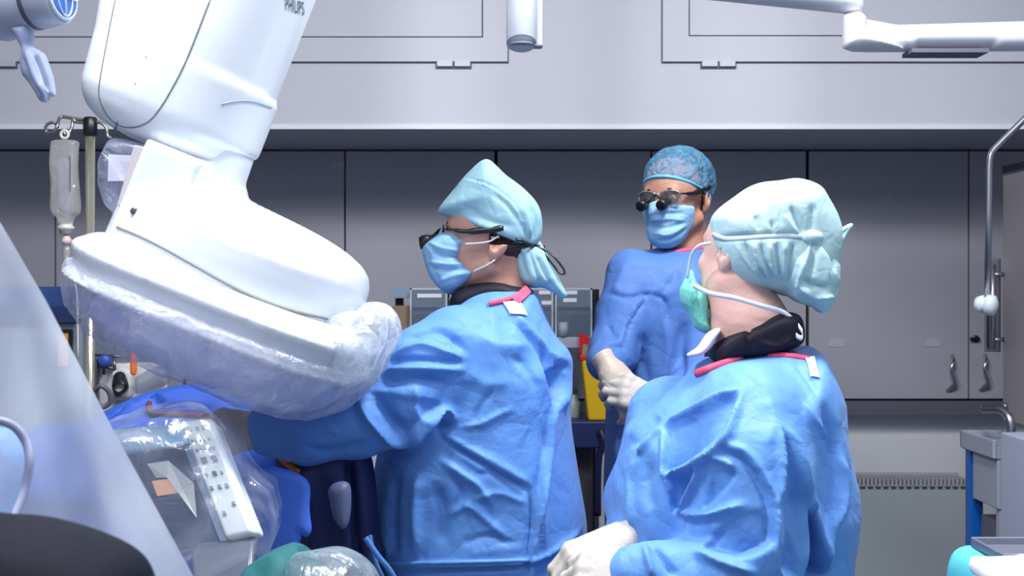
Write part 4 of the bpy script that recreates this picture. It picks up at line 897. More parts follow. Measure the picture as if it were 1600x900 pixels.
def hand_f(side=1, curls=((20, 25, 15),)*4, thumb=(25, 20), spread=1.):
    bx = (.088, .092, .088, .080); by = (.031, .0105, -.0105, -.030); ph = ((.044, .026, .022), (.049, .030, .023), (.045, .028, .022), (.035, .021, .019)); fs = []
    palm = union([cap((.008, by[i]*.6, 0), (bx[i], by[i], 0), .0175, .0125) for i in range(4)]+[ell((.045, 0, -.004), (.05, .038, .015))], .014)
    fs.append(palm)
    for i in range(4):
        p = np.array([bx[i], by[i], 0.]); A = 0; pts = [p.copy()]
        for j in range(3):
            A += R(curls[i][j]); dy = spread*by[i]*1.2; v = np.array([math.cos(A), dy, -math.sin(A)]); v /= np.linalg.norm(v); p = p+v*ph[i][j]; pts.append(p.copy())
        r = [.0108, .0098, .0088, .0076]; r = [x*(.9 if i == 3 else 1) for x in r]; fs.append(chain(pts, r, .003))
    a = R(thumb[0]); b = R(thumb[1]); p0 = np.array([.02, .022, -.006]); p1 = p0+.045*np.array([math.cos(a), math.sin(a), -.35]); p2 = p1+.034*np.array([math.cos(a-b), math.sin(a-b), -.35]); p3 = p2+.026*np.array([math.cos(a-2*b), math.sin(a-2*b), -.35])
    fs.append(chain([p0, p1, p2, p3], [.017, .0135, .0115, .0095], .005))
    wrist = cap((-.06, 0, 0), (.012, 0, 0), .030, .025)
    def f(p):
        q = p.copy(); q[:, 1] *= side; r = fs[0](q)
        r = smin(r, smin(fs[1](q), fs[3](q), .002), .009); r = smin(r, smin(fs[2](q), fs[4](q), .002), .009); r = smin(r, fs[5](q), .010)
        return smax(smin(r, wrist(q), .015), -.045-q[:, 0], .003)
    return f
def capf(pl, M):
    e = xf(ell((.010, 0, .034), (.106, .087, .097)), M); f = lambda p: smin(pl(p), smax(e(p), pl.d2(p), .006), .012)
    f.lo = np.minimum(pl.lo, M[:3, 3]-.13); f.hi = np.maximum(pl.hi, M[:3, 3]+.13); return f
def glove(root, M, hf, m, sc=1.05, h=.0026, name='glove'):
    o = M[:3, 3]+M[:3, 0]*.05; return sculpt(name, xf(hf, M, sc), o-.17, o+.17, h, m, root, 2, noise=[(.025, .0005, 'r', 3)])
def standing(px, d, ztop, shz, w=.2, dep=.11, lean=0.):
    """covered torso, hips and legs down to the floor"""
    x = P(px, 0, d)[0]
    return [ell((x, d, shz-.24), (dep*.75, w*.62, .22)), ell((x, d, .98), (dep*.85, w*.6, .18)), chain([(x, d-.09, .92), (x-.01, d-.1, .5), (x, d-.1, .09)], [.085, .06, .04], .03), chain([(x, d+.09, .92), (x-.01, d+.1, .5), (x, d+.1, .09)], [.085, .06, .04], .03)]
def shoes(root, x, d, ang):
    for s in (-1, 1):
        c = np.array([x, d+s*.1*math.cos(ang), 0.]) if abs(math.sin(ang)) < .5 else np.array([x+s*.1, d, 0.])
        v = np.array([-math.cos(ang), -math.sin(ang), 0]); f = union([cap(c+[0, 0, .045]-v*.05, c+[0, 0, .04]+v*.13, .045, .04)], .01); g = (lambda f: lambda p: np.maximum(f(p), .002-p[:, 2]))(f)
        sculpt('clog', g, c-[.25, .25, .01], c+[.25, .25, .12], .008, mat('clog_white', (200, 205, 210), .5), root, 2)
def trim(root, key, pts, r, m, name, off=.002, n=8, d=None, flat=None):
    L = on(key, pts, off, n, d); return MB().tube(L, r, 8).build(name, m, root, smooth=True)

# ---------------------------------------------------------------- surgeon (centre)
t = thing('surgeon', 'masked person in blue gown, pointed mint cap and black loupes, reaching left towards the table', 'person', (P(740, 0, 2.5)[0], 2.5, 0)); S1 = t
cp1 = [(684, 334), (688, 322), (708, 298), (730, 272), (750, 254), (762, 250), (774, 258), (800, 282), (822, 302), (838, 322), (845, 346), (844, 372), (834, 384), (812, 380), (780, 368), (740, 354), (708, 342)]
pl1 = pillow(cp1, 2.5, .075, .086, 2, res=.003, n=2.4); q1 = P(765, 384, 2.5)
def clip1(p): return np.where((p[:, 2] < q1[2]) | (p[:, 0] < q1[0]), -1., pl1.d2(p)+.007)
pt = R(9); M = frame(P(771, 377, 2.5), (math.cos(pt), 0, -math.sin(pt)), (math.sin(pt), 0, math.cos(pt)), .99)
def chainP(L, k=.03): return chain([P(a, b, c) for a, b, c, r in L], [r for *_, r in L], k)
nk = ([P(785, 415, 2.5), P(783, 470, 2.5), P(770, 540, 2.5)], [.056, .058, .065])
arml = [(705, 560, 2.40, .045), (625, 645, 2.33, .038), (418, 672, 2.28, .026), (395, 674, 2.28, .022)]; armr = [(700, 560, 2.62, .045), (650, 590, 2.6, .036), (612, 580, 2.53, .026)]
rest = union(standing(745, 2.5, 0, 1.44)+[chainP(arml), chainP(armr), cap(nk[0][1], nk[0][2], .05, .055)], .04)
body(t, M, nk, (rest, (-.95, 2.1, 0), (.25, 2.85, 1.55)), SKIN1, clip=clip1)
hair(t, M, -.075, clip=lambda p: clip1(p)+.010*(clip1(p) > -.5), nr=.042)
shoes(t, P(745, 0, 2.5)[0], 2.5, 0)
def gownify(root, key, tor, dc, W, arms, lo, hi, m, folds, noise, h=.0062, Rr=.13, cuts=(), adds=()):
    tf = pillow(tor, dc, Rr, W, 4)
    af = [chain([P(a, b, c) for a, b, c, r in L], [r for *_, r in L], .03) for L in arms]
    def f(p):
        r = tf(p)
        for a in adds: r = smin(r, a(p), .03)
        for a in af: r = smin(r, a(p), .022)
        for c in cuts: r = smax(r, -c(p), .008)
        return r
    return sculpt('gown', f, lo, hi, h, m, root, 3, folds=folds, noise=noise, key=key)
tor = [(712, 482), (745, 470), (790, 460), (826, 458), (842, 474), (868, 525), (888, 546), (896, 570), (892, 620), (892, 670), (900, 740), (912, 820), (910, 900), (940, 1180), (560, 1180), (582, 900), (580, 830), (592, 740), (604, 660), (618, 570), (645, 520), (680, 496)]
arms = [[(712, 545, 2.38, .085), (660, 585, 2.34, .082), (625, 630, 2.31, .072), (560, 655, 2.30, .066), (480, 668, 2.28, .062), (428, 668, 2.28, .047)],
        [(645, 645, 2.31, .057), (632, 655, 2.29, .050)],
        [(700, 560, 2.62, .09), (650, 590, 2.6, .07), (612, 582, 2.52, .045)]]
fl = [([(808, 492), (832, 522), (860, 556), (892, 588), (882, 622), (864, 650), (856, 720), (834, 850), (832, 900)], 5, .012, 'r'), ([(800, 498), (824, 526), (850, 562), (872, 590)], 5, -.008, 'r'), ([(856, 650), (848, 720), (826, 850), (824, 900)], 6, -.010, 'r'),
      ([(838, 528), (862, 552), (892, 566), (893, 596), (872, 640), (856, 600), (846, 560)], 7, .045, (.8, .6)), ([(886, 560), (884, 600), (868, 640)], 7, -.02, 'r'), ([(893, 550), (897, 590), (880, 640)], 4, .010, 'r'),
      ([(695, 688), (760, 728), (825, 766)], 4, -.012, 'r'), ([(690, 678), (760, 716), (828, 756)], 7, .008, 'r'), ([(827, 764), (830, 820), (826, 874)], 3, -.008, 'r'),
      ([(600, 884), (700, 882), (826, 877), (880, 850), (912, 822)], 4, .009, 'r'), ([(600, 893), (700, 891), (826, 886)], 3, -.008, 'r'),
      ([(556, 596), (568, 645), (596, 676), (635, 700)], 5, .018, 'r'), ([(572, 612), (640, 618), (690, 630), (664, 662), (634, 692), (600, 664)], 8, .022, (.1, 1)), ([(635, 700), (668, 668), (694, 640), (712, 658)], 5, .016, 'r'), ([(655, 692), (682, 668), (704, 664)], 7, -.02, 'r'),
      ([(585, 620), (610, 655), (630, 680)], 12, -.012, 'r'), ([(630, 534), (672, 516), (700, 524), (726, 548)], 6, -.012, 'r'), ([(618, 552), (655, 540), (690, 548), (722, 560)], 5, .010, 'r'), ([(604, 566), (650, 562), (724, 566)], 5, -.010, 'r'),
      ([(600, 580), (660, 576), (724, 578)], 6, .012, 'r'), ([(592, 600), (650, 592), (700, 600)], 8, -.012, 'r'), ([(648, 596), (652, 640), (670, 664)], 9, .008, 'r'), ([(450, 640), (500, 634), (548, 612)], 8, -.006, 'r'), ([(500, 640), (512, 665), (530, 680)], 6, .006, 'r'), ([(470, 700), (520, 706), (570, 692)], 8, -.007, 'r'),
      ([(738, 662), (752, 635), (772, 606)], 4, -.006, 'r'), ([(718, 668), (752, 662), (780, 648), (800, 640)], 4, .007, 'r'), ([(760, 505), (785, 500), (808, 510)], 8, -.005, 'r'), ([(745, 525), (780, 540), (830, 540)], 12, .006, 'r'), ([(800, 560), (822, 575), (840, 610)], 7, -.005, 'r'),
      ([(690, 720), (720, 740), (750, 760), (770, 790)], 6, .010, 'r'), ([(700, 740), (720, 770), (716, 800)], 6, -.008, 'r'), ([(712, 716), (745, 740), (770, 742), (812, 778)], 5, -.007, 'r'), ([(740, 780), (780, 770), (822, 786)], 5, .006, 'r'), ([(700, 806), (730, 790), (760, 812), (790, 840)], 6, .008, 'r'), ([(680, 760), (694, 800), (690, 850)], 8, -.010, 'r'), ([(655, 740), (648, 800), (652, 870)], 9, .012, 'r'), ([(620, 740), (612, 800), (616, 870)], 9, -.012, 'r'), ([(722, 850), (760, 838), (800, 850)], 5, -.006, 'r'), ([(690, 690), (688, 660), (694, 640)], 4, -.010, 'r'),
      ([(730, 580), (760, 600), (800, 596)], 14, .006, 'r'), ([(850, 700), (846, 780), (850, 860)], 6, .008, 'r')]
gownify(t, 'g1', tor, 2.5, .2, arms, (-.62, 2.1, .62), (.2, 2.76, 1.52), GOWN, fl, [(.2, .008, 'n', 3), (.13, .004, 'r', 4)], h=.0048, adds=[ell(P(772, 478, 2.5), (.08, .105, .028))])
f = pillow([(704, 480), (710, 458), (735, 446), (760, 440), (800, 444), (828, 452), (833, 466), (800, 474), (760, 474), (715, 490)], 2.5, .03, .083, 2, res=.003, n=3.5)
sculpt('thyroid_collar', f, f.lo-.02, f.hi+.02, .005, COLLAR, t, 3, key='c1', noise=[(.04, .003, 'r', 2)])
trim(t, ('g1', 'c1'), [(764, 476), (790, 470), (812, 462), (822, 456)], .0055, PINK, 'collar_piping', .002, d=2.42)
mesh('collar_flap', *(lambda b: (b.v, b.f))(patch(('g1', 'c1'), [(800, 470), (820, 450), (828, 460), (812, 478)], .006, 6)), PINK, t, solid=.002)
patch('g1', [(786, 474), (812, 472), (822, 494), (798, 492)], .004, 7).build('neck_tab', mat('tab_white', (226, 236, 246), .6), t, solid=.0015)
L1 = on('g1', [(604, 882), (680, 880), (760, 878), (826, 876)], .001, 6); MB().tube(L1, .004, 8).build('waist_tie', GOWN, t, smooth=True)
MB().tube(spline([P(571, 840, 2.25), P(590, 868, 2.25), P(612, 896, 2.26), P(630, 940, 2.27)], 6), .0055, 8).build('waist_tie', GOWN, t, smooth=True)
MB().tube(spline([P(578, 836, 2.27), P(586, 875, 2.265), P(604, 915, 2.27)], 6), .004, 8).build('waist_tie', GOWN, t, smooth=True)
# cap
f = capf(pl1, M)
sculpt('scrub_cap', f, f.lo-.02, f.hi+.02, .0036, CAPM, t, 2, key='cap1', noise=[(.06, .002, 'n', 8)], folds=[([(728, 279), (760, 288), (790, 306), (812, 334), (828, 376)], 3.5, .004, 'f'), ([(770, 300), (800, 330), (824, 372)], 4, -.004, 'r'), ([(716, 330), (752, 352), (790, 362)], 4, .003, 'r'), ([(722, 318), (760, 342), (804, 356)], 5, -.003, 'r'), ([(830, 320), (838, 350), (832, 378)], 3, -.005, 'r'), ([(815, 320), (826, 345), (828, 372)], 3, .004, 'r'), ([(805, 330), (818, 352), (826, 374)], 3, -.004, 'r')])
f = union([pillow([(800, 380), (822, 378), (840, 386), (858, 408), (884, 456), (885, 466), (874, 464), (850, 450), (832, 450), (815, 440), (806, 415)], 2.47, .03, .035, 1, res=.003), cap(P(836, 384, 2.48), P(846, 398, 2.47), .014, .012)], .01)
sculpt('cap_tail', f, (-.02, 2.4, 1.45), (.16, 2.56, 1.62), .003, CAPM, t, 2, folds=[([(828, 392), (838, 425), (846, 446)], 3, -.006, 'r'), ([(840, 392), (858, 425), (878, 460)], 3, .005, 'r'), ([(836, 396), (850, 425), (866, 455)], 3, -.006, 'r'), ([(812, 390), (818, 415), (826, 440)], 3, -.005, 'r')])
MB().tube(spline([P(836, 384, 2.46), P(852, 391, 2.46), P(866, 402, 2.45), P(879, 418, 2.45), P(882, 427, 2.45), P(875, 427, 2.45), P(864, 414, 2.455), P(850, 396, 2.46)], 8), .0022, 8).build('loupe_cord', BLACK, t, smooth=True)
MB().tube(on(('cap1',), [(806, 372), (820, 377), (836, 384)], .005, 6, 2.43), .0028, 8).build('loupe_cord', BLACK, t, smooth=True)
# mask
f = pillow([(686, 366), (705, 362), (730, 376), (727, 390), (722, 402), (730, 414), (744, 424), (742, 434), (728, 448), (712, 457), (691, 454), (672, 432), (663, 405), (661, 388), (672, 376)], 2.5, .032, .073, 1, res=.0025, n=2.8)
sculpt('face_mask', f, f.lo-.01, f.hi+.01, .0028, MASKB, t, 2, key='m1', folds=[([(672, 385), (690, 398), (722, 402)], 3, -.005, 'r'), ([(668, 378), (692, 388), (724, 392)], 3, .004, 'r'), ([(668, 408), (690, 412), (730, 414)], 3, .005, 'r'), ([(670, 418), (694, 422), (726, 420)], 2.6, -.005, 'r'), ([(684, 440), (706, 432), (738, 424)], 3, .004, 'r'), ([(664, 386), (674, 416), (690, 446)], 3, -.003, 'r')])
e0 = mxf(M, [(.012, -.078, .0)])[0]
MB().tube(spline([P(727, 381, 2.425), P(745, 380, 2.422), P(765, 377, 2.418), e0+[0, 0, .01]], 5), .0018, 6).build('ear_loop', WHITEF, t, smooth=True)
MB().tube(spline([P(740, 424, 2.435), P(755, 417, 2.425), P(768, 410, 2.42), e0+[-.005, 0, -.035]], 5), .0018, 6).build('ear_loop', WHITEF, t, smooth=True)
loupes(t, M, barrels=((-.142, -.026, -.024), (-.150, .034, -.026)))
# gloves
g = frame(P(410, 672, 2.28), (-1, .05, .10), (0, -.55, .85)); glove(t, g, hand_f(1, ((22, 30, 18),)*4, (28, 10)), GLOVEB)
g = frame(P(606, 572, 2.5), (-.96, -.1, .15), (.1, -.8, .5)); glove(t, g, hand_f(-1, ((60, 60, 30),)*4, (30, 30)), GLOVEB)

# ---------------------------------------------------------------- man at the back
t = thing('theatre_assistant', 'person in blue gown and blue bouffant cap, hands clasped, watching from behind', 'person', (P(1060, 0, 3.1)[0], 3.1, 0)); S2 = t
al = R(36); fw = np.array([-math.sin(al), -math.cos(al), -.06]); fw /= np.linalg.norm(fw)
M = frame(P(1059, 309, 3.1), -fw, (0, 0, 1.), .98)
nk = ([P(1066, 360, 3.13), P(1066, 400, 3.13), P(1062, 450, 3.13)], [.06, .062, .085])
arml = [(975, 440, 3.1, .045), (962, 545, 3.0, .038), (942, 572, 2.86, .026)]; armr = [(1125, 440, 3.1, .045), (1118, 590, 2.98, .04), (1030, 632, 2.8, .026)]
def turn(fs, x, d, ang):
    Mx = np.array(Matrix.Translation((x, d, 0)) @ Matrix.Rotation(ang, 4, 'Z') @ Matrix.Translation((-x, -d, 0))); return [xf(f, Mx) for f in fs]
rest = union(turn(standing(1055, 3.12, 0, 1.55), P(1055, 0, 3.12)[0], 3.12, R(54))+[chainP(arml), chainP(armr)], .04)
body(t, M, nk, (rest, (.1, 2.75, 0), (.75, 3.45, 1.66)), SKIN3)
hair(t, M, -.06)
shoes(t, P(1055, 0, 3.1)[0], 3.1, R(90))
tor = [(1000, 396), (1030, 388), (1070, 384), (1112, 396), (1142, 430), (1156, 500), (1160, 620), (1162, 900), (1165, 1280), (930, 1280), (940, 900), (944, 760), (948, 650), (950, 590), (956, 520), (956, 470), (958, 438), (972, 408)]
arms = [[(988, 436, 3.05, .07), (978, 500, 3.0, .068), (962, 545, 2.95, .055), (948, 566, 2.88, .042)], [(1120, 440, 3.1, .08), (1118, 560, 2.98, .075), (1080, 620, 2.88, .055), (1034, 634, 2.81, .036)]]
fl = [([(952, 460), (985, 464), (1008, 460), (1022, 458)], 3, -.010, 'r'), ([(1010, 461), (996, 482), (982, 505), (972, 540)], 3.5, .012, 'f'), ([(1022, 461), (1038, 470), (1044, 505)], 3, -.008, 'r'), ([(1040, 445), (1025, 455), (1010, 461)], 4, .008, 'r'), ([(1060, 420), (1050, 440), (1020, 460)], 6, -.006, 'r'),
      ([(948, 508), (956, 520), (962, 530)], 4, -.010, 'r'), ([(950, 545), (966, 540), (980, 545)], 4, -.010, 'r'), ([(1040, 500), (1044, 560), (1036, 600)], 9, .010, 'r'), ([(1070, 500), (1062, 560), (1070, 640)], 8, -.014, 'r'), ([(980, 410), (966, 440), (962, 458)], 7, .006, 'r'), ([(1000, 520), (1004, 560), (1010, 600)], 9, -.008, 'r'), ([(965, 680), (970, 760), (960, 860)], 9, .012, 'r')]
gownify(t, 'g2', tor, 3.12, .17, arms, (.15, 2.74, .4), (.66, 3.35, 1.62), GOWN2, fl, [(.2, .008, 'n', 5), (.13, .004, 'r', 6)], h=.0068, Rr=.12)
nc = np.array([P(1062, 398, 3.11)[0], 3.11, P(0, 394, 3.11)[2]])
ring = np.array([nc+[.075*math.cos(a), .072*math.sin(a), .012*math.cos(a)] for a in np.linspace(0, 2*math.pi, 28, endpoint=False)])
MB().tube(ring, .008, 8, closed=True).build('collar_piping', mat('trim_rose', (190, 70, 110), .6), t, smooth=True)
MB().tube(ring-[0, 0, .012], .013, 8, closed=True).build('neck_band', GOWN2, t, smooth=True)
# bouffant cap
e = ell((.012, 0, .040), (.108, .088, .094))
cf = lambda p: smax(e(p), .050-.42*(p[:, 0]+.09)-p[:, 2], .006)
BC = film('bouffant_film', (105, 165, 205), .62, rough=.5, crink=45, gloss=.04, var=.2, transl=.35)
sculpt('bouffant_cap', xf(cf, M), M[:3, 3]-.14, M[:3, 3]+.17, .004, BC, t, 1, noise=[(.03, .003, 'r', 9), (.012, .0012, 'r', 4)])
bd = [mxf(M, [(-.002+.098*math.cos(a)*-1, .081*math.sin(a), .050-.42*(-.002-.098*math.cos(a)+.09))])[0] for a in np.linspace(0, 2*math.pi, 40, endpoint=False)]
MB().tube(bd, .004, 8, closed=True).build('cap_band', mat('cap_band_blue', (86, 172, 222), .6), t, smooth=True)
# mask moulded over nose and chin
def mask_f(p):
    b = union([ell((-.05, 0, -.03), (.054, .066, .088)), cap((-.098, 0, -.01), (-.112, 0, -.036), .014, .016), ell((-.08, 0, -.095), (.03, .034, .026))], .035)(p)
    r = smax(smax(b-.004, p[:, 2]-(-.008-.25*(np.abs(p[:, 1]))), .006), p[:, 0]+.038, .006); return r
sculpt('face_mask', xf(mask_f, M), M[:3, 3]-.16, M[:3, 3]+.1, .0032, MASKB, t, 2, folds=[([(1014, 338), (1040, 334), (1072, 334)], 3, -.004, 'r'), ([(1012, 346), (1040, 342), (1070, 344)], 3, .004, 'r'), ([(1014, 356), (1042, 356), (1070, 348)], 3, -.004, 'r'), ([(1020, 364), (1046, 366), (1072, 352)], 3, .004, 'r'), ([(1026, 376), (1048, 374), (1072, 358)], 3, -.004, 'r')], noise=[(.03, .0015, 'r', 3)])
for (za, zb2) in ((-.022, .012), (-.075, -.028)): MB().tube(mxf(M, spline([(-.04, .062, za), (-.015, .072, (za+zb2)/2), (.016, .080, zb2)], 5)), .0016, 6).build('ear_loop', WHITEF, t, smooth=True)
loupes(t, M)
g = frame(P(954, 578, 2.84), (.50, -.35, -.75), (.3, -.9, .2)); glove(t, g, hand_f(1, ((35, 45, 25),)*4, (20, 15)), GLOVEB, .98)
g = frame(P(1030, 634, 2.80), (-.92, -.1, .42), (.2, -.9, .35)); glove(t, g, hand_f(-1, ((40, 50, 30),)*4, (20, 20)), GLOVE, 1.0)

# ---------------------------------------------------------------- nurse in front (right)
t = thing('scrub_nurse', 'person nearest the camera in pale cap with a bun and green mask, gloved hands low', 'person', (P(1170, 0, 2.25)[0], 2.25, 0)); S3 = t
yw = R(54); pt = R(10); fw = np.array([-math.cos(yw)*math.cos(pt), math.sin(yw)*math.cos(pt), math.sin(pt)])
M = frame(P(1172, 398, 2.25), -fw, (math.sin(pt), 0, math.cos(pt)), .93)
nk = ([P(1152, 450, 2.25), P(1172, 512, 2.25), P(1190, 590, 2.25)], [.056, .070, .07])
arml = [(1185, 640, 2.1, .045), (1190, 880, 2.02, .04), (990, 885, 1.99, .026)]; armr = [(1060, 650, 2.38, .045), (1000, 830, 2.34, .04), (965, 852, 2.15, .026)]
rest = union(turn(standing(1190, 2.25, 0, 1.36), P(1190, 0, 2.25)[0], 2.25, R(-25))+[chainP(arml), chainP(armr), cap(nk[0][1], nk[0][2], .05, .055)], .04)
body(t, M, nk, (rest, (.1, 1.85, 0), (.85, 2.6, 1.45)), SKIN2)
hair(t, M, -.07, nr=.004)
f = ell(P(1250, 425, 2.25), (.05, .05, .05)); 
shoes(t, P(1190, 0, 2.25)[0], 2.25, R(-10))
tor = [(1098, 578), (1130, 562), (1180, 552), (1240, 548), (1270, 545), (1288, 566), (1306, 610), (1318, 680), (1328, 740), (1338, 792), (1332, 840), (1326, 900), (1350, 1200), (940, 1200), (958, 900), (956, 830), (953, 780), (962, 730), (976, 690), (985, 668), (1020, 640), (1060, 604)]
arms = [[(1170, 650, 2.12, .09), (1165, 740, 2.06, .095), (1160, 850, 2.02, .092), (1120, 905, 2.0, .08), (1040, 902, 1.99, .055), (994, 896, 1.99, .044)],
        [(1050, 660, 2.36, .085), (1010, 780, 2.36, .08), (990, 835, 2.25, .05), (978, 842, 2.18, .042)]]
fl = [([(1037, 668), (1075, 648), (1115, 626), (1156, 609)], 6, .014, 'r'), ([(1040, 672), (1075, 652), (1115, 630), (1154, 612), (1145, 645), (1112, 690), (1064, 728), (1040, 737)], 7, .034, (.45, .9)), ([(1037, 668), (1015, 690), (998, 711)], 4, .012, 'r'), ([(1030, 648), (1005, 672), (985, 700)], 8, -.010, 'r'), ([(1037, 670), (1037, 705), (1038, 740), (1062, 802)], 4, .010, 'r'), ([(1015, 720), (1012, 760), (1018, 800)], 8, -.010, 'r'), ([(998, 711), (985, 760), (988, 830)], 5, .010, 'r'),
      ([(1036, 741), (1081, 730), (1134, 688), (1160, 613)], 6, .018, 'r'), ([(1041, 746), (1078, 733), (1096, 722), (1090, 748), (1068, 788), (1048, 798)], 6, .026, (.2, 1)), ([(1062, 800), (1084, 760), (1104, 711)], 5, .014, 'r'), ([(1110, 734), (1150, 738), (1140, 762), (1112, 786), (1098, 794)], 6, .018, (.1, 1)), ([(1066, 800), (1092, 808), (1124, 803), (1164, 787)], 6, .016, 'r'), ([(1096, 856), (1140, 806), (1186, 792), (1206, 812), (1214, 842), (1190, 864), (1150, 872)], 9, .03, (.25, 1)), ([(1084, 862), (1130, 880), (1180, 896)], 7, .014, 'r'),
      ([(1135, 696), (1166, 708), (1192, 742), (1210, 787), (1221, 850)], 6, .011, 'r'), ([(1128, 704), (1158, 718), (1182, 750), (1200, 792), (1210, 850)], 6, -.012, 'r'), ([(1217, 664), (1240, 698), (1258, 742), (1266, 800), (1284, 860), (1292, 900), (1228, 905), (1219, 830), (1224, 760), (1226, 715)], 7, .055, (1, .12)), ([(1217, 664), (1246, 700), (1262, 760), (1282, 830), (1296, 880)], 7, .012, 'r'), ([(1217, 664), (1226, 730), (1218, 790)], 5, .010, 'r'),
      ([(1255, 628), (1280, 668), (1297, 694)], 4, .010, 'r'), ([(1288, 630), (1302, 690), (1302, 760), (1292, 840)], 7, -.018, 'r'), ([(1310, 700), (1318, 760), (1306, 830), (1285, 890)], 6, .014, 'r'), ([(1298, 870), (1308, 830), (1322, 800)], 5, -.010, 'r'),
      ([(1017, 851), (1036, 876), (1054, 900)], 5, -.014, 'r'), ([(1005, 850), (1015, 880), (1020, 900)], 5, .010, 'r'), ([(1060, 830), (1090, 838), (1120, 832)], 8, -.008, 'r'), ([(1150, 730), (1130, 720), (1112, 716)], 5, .008, 'r'), ([(1050, 610), (1090, 590), (1120, 580)], 10, .006, 'r'), ([(1240, 562), (1262, 590), (1280, 620)], 5, -.006, 'r'), ([(1196, 620), (1210, 660), (1196, 700)], 12, .006, 'r')]
gownify(t, 'g3', tor, 2.25, .2, arms, (.1, 1.86, .5), (.72, 2.52, 1.42), GOWN, fl, [(.2, .009, 'n', 7), (.14, .0045, 'r', 8)], h=.0048, adds=[ell(P(1182, 580, 2.25), (.115, .12, .034))], Rr=.14)
f = pillow([(1106, 565), (1112, 540), (1130, 522), (1170, 504), (1200, 490), (1236, 488), (1246, 510), (1244, 534), (1220, 548), (1180, 556), (1140, 560), (1112, 572)], 2.25, .028, .092, 2, res=.003, n=3.5)
sculpt('thyroid_collar', f, f.lo-.02, f.hi+.02, .0045, COLLAR, t, 3, key='c3', folds=[([(1172, 510), (1168, 530), (1178, 550)], 3, -.006, 'r'), ([(1116, 560), (1140, 535), (1168, 522)], 4, .005, 'r'), ([(1190, 536), (1215, 542), (1240, 530)], 3, .005, 'r')])
trim(t, 'g3', [(1090, 584), (1112, 576), (1135, 568), (1158, 560)], .008, PINK, 'collar_piping', .001, d=2.2)
trim(t, 'g3', [(1200, 556), (1230, 557), (1264, 562)], .006, PINK, 'collar_piping', .001, d=2.2)
patch('g3', [(1258, 562), (1272, 560), (1280, 592), (1268, 590)], .004, 6).build('neck_tab', mat('tab_white', (226, 236, 246), .6), t, solid=.0015)
# inner white scarf edge and strap at the neck
f = pillow([(1070, 556), (1090, 542), (1106, 520), (1126, 512), (1118, 530), (1108, 546), (1090, 557)], 2.2, .012, .03, 1, res=.002)
sculpt('mask_tie_end', f, f.lo-.01, f.hi+.01, .003, WHITEF, t, 2)
# cap and bun
f = pillow([(1112, 348), (1120, 332), (1150, 310), (1180, 290), (1215, 284), (1245, 280), (1276, 290), (1290, 312), (1304, 345), (1310, 375), (1304, 420), (1284, 452), (1240, 462), (1215, 458), (1185, 450), (1160, 444), (1140, 425), (1124, 400), (1114, 372)], 2.25, .07, .1, 2, res=.003, n=2.6); f = capf(f, M)
cfo = [([(1118, 374), (1160, 371), (1210, 369), (1252, 369)], 6, -.006, 'r'), ([(1236, 322), (1246, 345), (1256, 366)], 4, -.008, 'r'), ([(1206, 345), (1208, 362)], 3, -.005, 'r'), ([(1225, 335), (1238, 355), (1250, 368)], 3, .004, 'r'), ([(1180, 335), (1186, 362)], 5, -.004, 'r'), ([(1270, 320), (1268, 345), (1266, 366)], 4, -.005, 'r')]
for i in range(8): cfo.append(([(1150+i*13, 378), (1165+i*10, 405), (1195+i*5, 440)], 3, (-.007 if i % 2 else .005), 'r'))
sculpt('scrub_cap', f, f.lo-.02, f.hi+.02, .0038, CAPW, t, 2, key='cap3', noise=[(.05, .0025, 'n', 8)], folds=cfo)
f = union([pillow([(1214, 405), (1228, 385), (1250, 372), (1286, 374), (1304, 400), (1311, 430), (1302, 470), (1284, 490), (1266, 478), (1240, 468), (1222, 450), (1212, 430)], 2.2, .045, .055, 2, res=.003), ell(P(1268, 372, 2.16), (.022, .02, .014))], .012)
bf = [([(1262, 380), (1240, 400), (1228, 440)], 4, -.008, 'r'), ([(1268, 382), (1258, 410), (1244, 455)], 4, .006, 'r'), ([(1272, 380), (1270, 410), (1262, 440)], 4, -.007, 'r'), ([(1278, 382), (1288, 405), (1296, 440)], 4, .006, 'r'), ([(1284, 380), (1300, 400), (1306, 425)], 3, -.006, 'r'), ([(1250, 448), (1275, 462), (1304, 464)], 3.5, .009, 'r'), ([(1250, 436), (1272, 446), (1300, 450)], 6, -.010, 'r')]
sculpt('cap_bun', f, (.42, 2.08, 1.4), (.66, 2.3, 1.64), .003, CAPW, t, 2, folds=bf, noise=[(.03, .002, 'r', 5)])
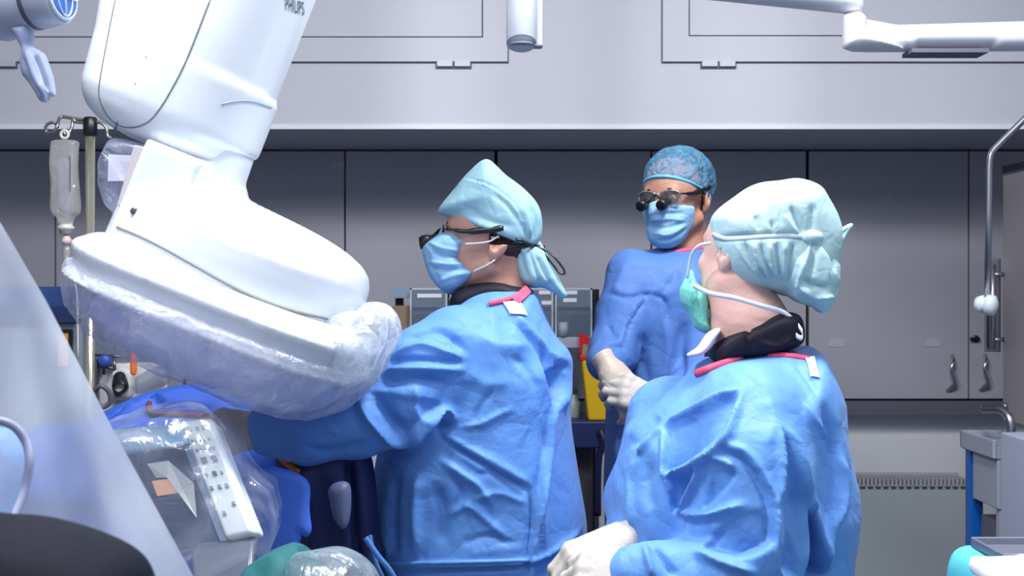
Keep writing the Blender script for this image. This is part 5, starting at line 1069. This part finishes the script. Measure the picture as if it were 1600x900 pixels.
f = pillow([(1296, 372), (1306, 364), (1318, 354), (1331, 348), (1333, 354), (1324, 366), (1320, 378), (1310, 388), (1298, 396)], 2.2, .014, .014, 1, res=.002)
sculpt('cap_tie', f, f.lo-.01, f.hi+.01, .0028, CAPW, t, 1, folds=[([(1304, 384), (1314, 368), (1328, 354)], 2.5, -.005, 'r')])
L1 = on('cap3', [(1114, 366), (1140, 373), (1180, 371), (1225, 369), (1262, 369)], .001, 8, 2.2); ribbon(L1, (0, 0, .0045), .001).build('cap_band', mat('band_pale', (206, 222, 232), .8), t, smooth=True)
# mask and ties
f = pillow([(1072, 432), (1080, 420), (1088, 440), (1100, 452), (1106, 470), (1106, 495), (1112, 520), (1100, 520), (1086, 512), (1076, 490), (1064, 470), (1063, 450)], 2.27, .03, .05, 1, res=.002)
sculpt('face_mask', f, f.lo-.01, f.hi+.01, .003, MASKG, t, 2, folds=[([(1084, 438), (1080, 470), (1092, 506)], 3, .004, 'r'), ([(1092, 448), (1092, 475), (1100, 508)], 3, -.005, 'r')])
MB().tube(spline([P(1110, 380, 2.19), P(1092, 384, 2.2), P(1080, 400, 2.22), P(1074, 435, 2.235)], 6), .0028, 8).build('mask_tie', mat('tie_ice', (190, 226, 236), .7), t, smooth=True)
L2 = spline([P(1084, 446, 2.215), P(1110, 458, 2.17), P(1150, 466, 2.155), P(1190, 478, 2.155), P(1222, 487, 2.17), P(1240, 500, 2.17), P(1254, 518, 2.15), P(1252, 528, 2.15), P(1244, 524, 2.15)], 6); ribbon(L2, (0, .0, .0045), .0015).build('mask_tie', WHITEF, t, smooth=True)
g = frame(P(1000, 896, 1.99), (-.97, -.1, -.02), (-.05, -.85, .5)); glove(t, g, hand_f(1, ((60, 70, 40),)*4, (10, 30)), GLOVE, 1.05)
g = frame(P(976, 842, 2.14), (-.86, -.3, -.32), (-.3, -.55, .78)); glove(t, g, hand_f(-1, ((38, 45, 30), (42, 48, 30), (46, 50, 30), (50, 52, 30)), (20, 25)), GLOVE, 1.05)
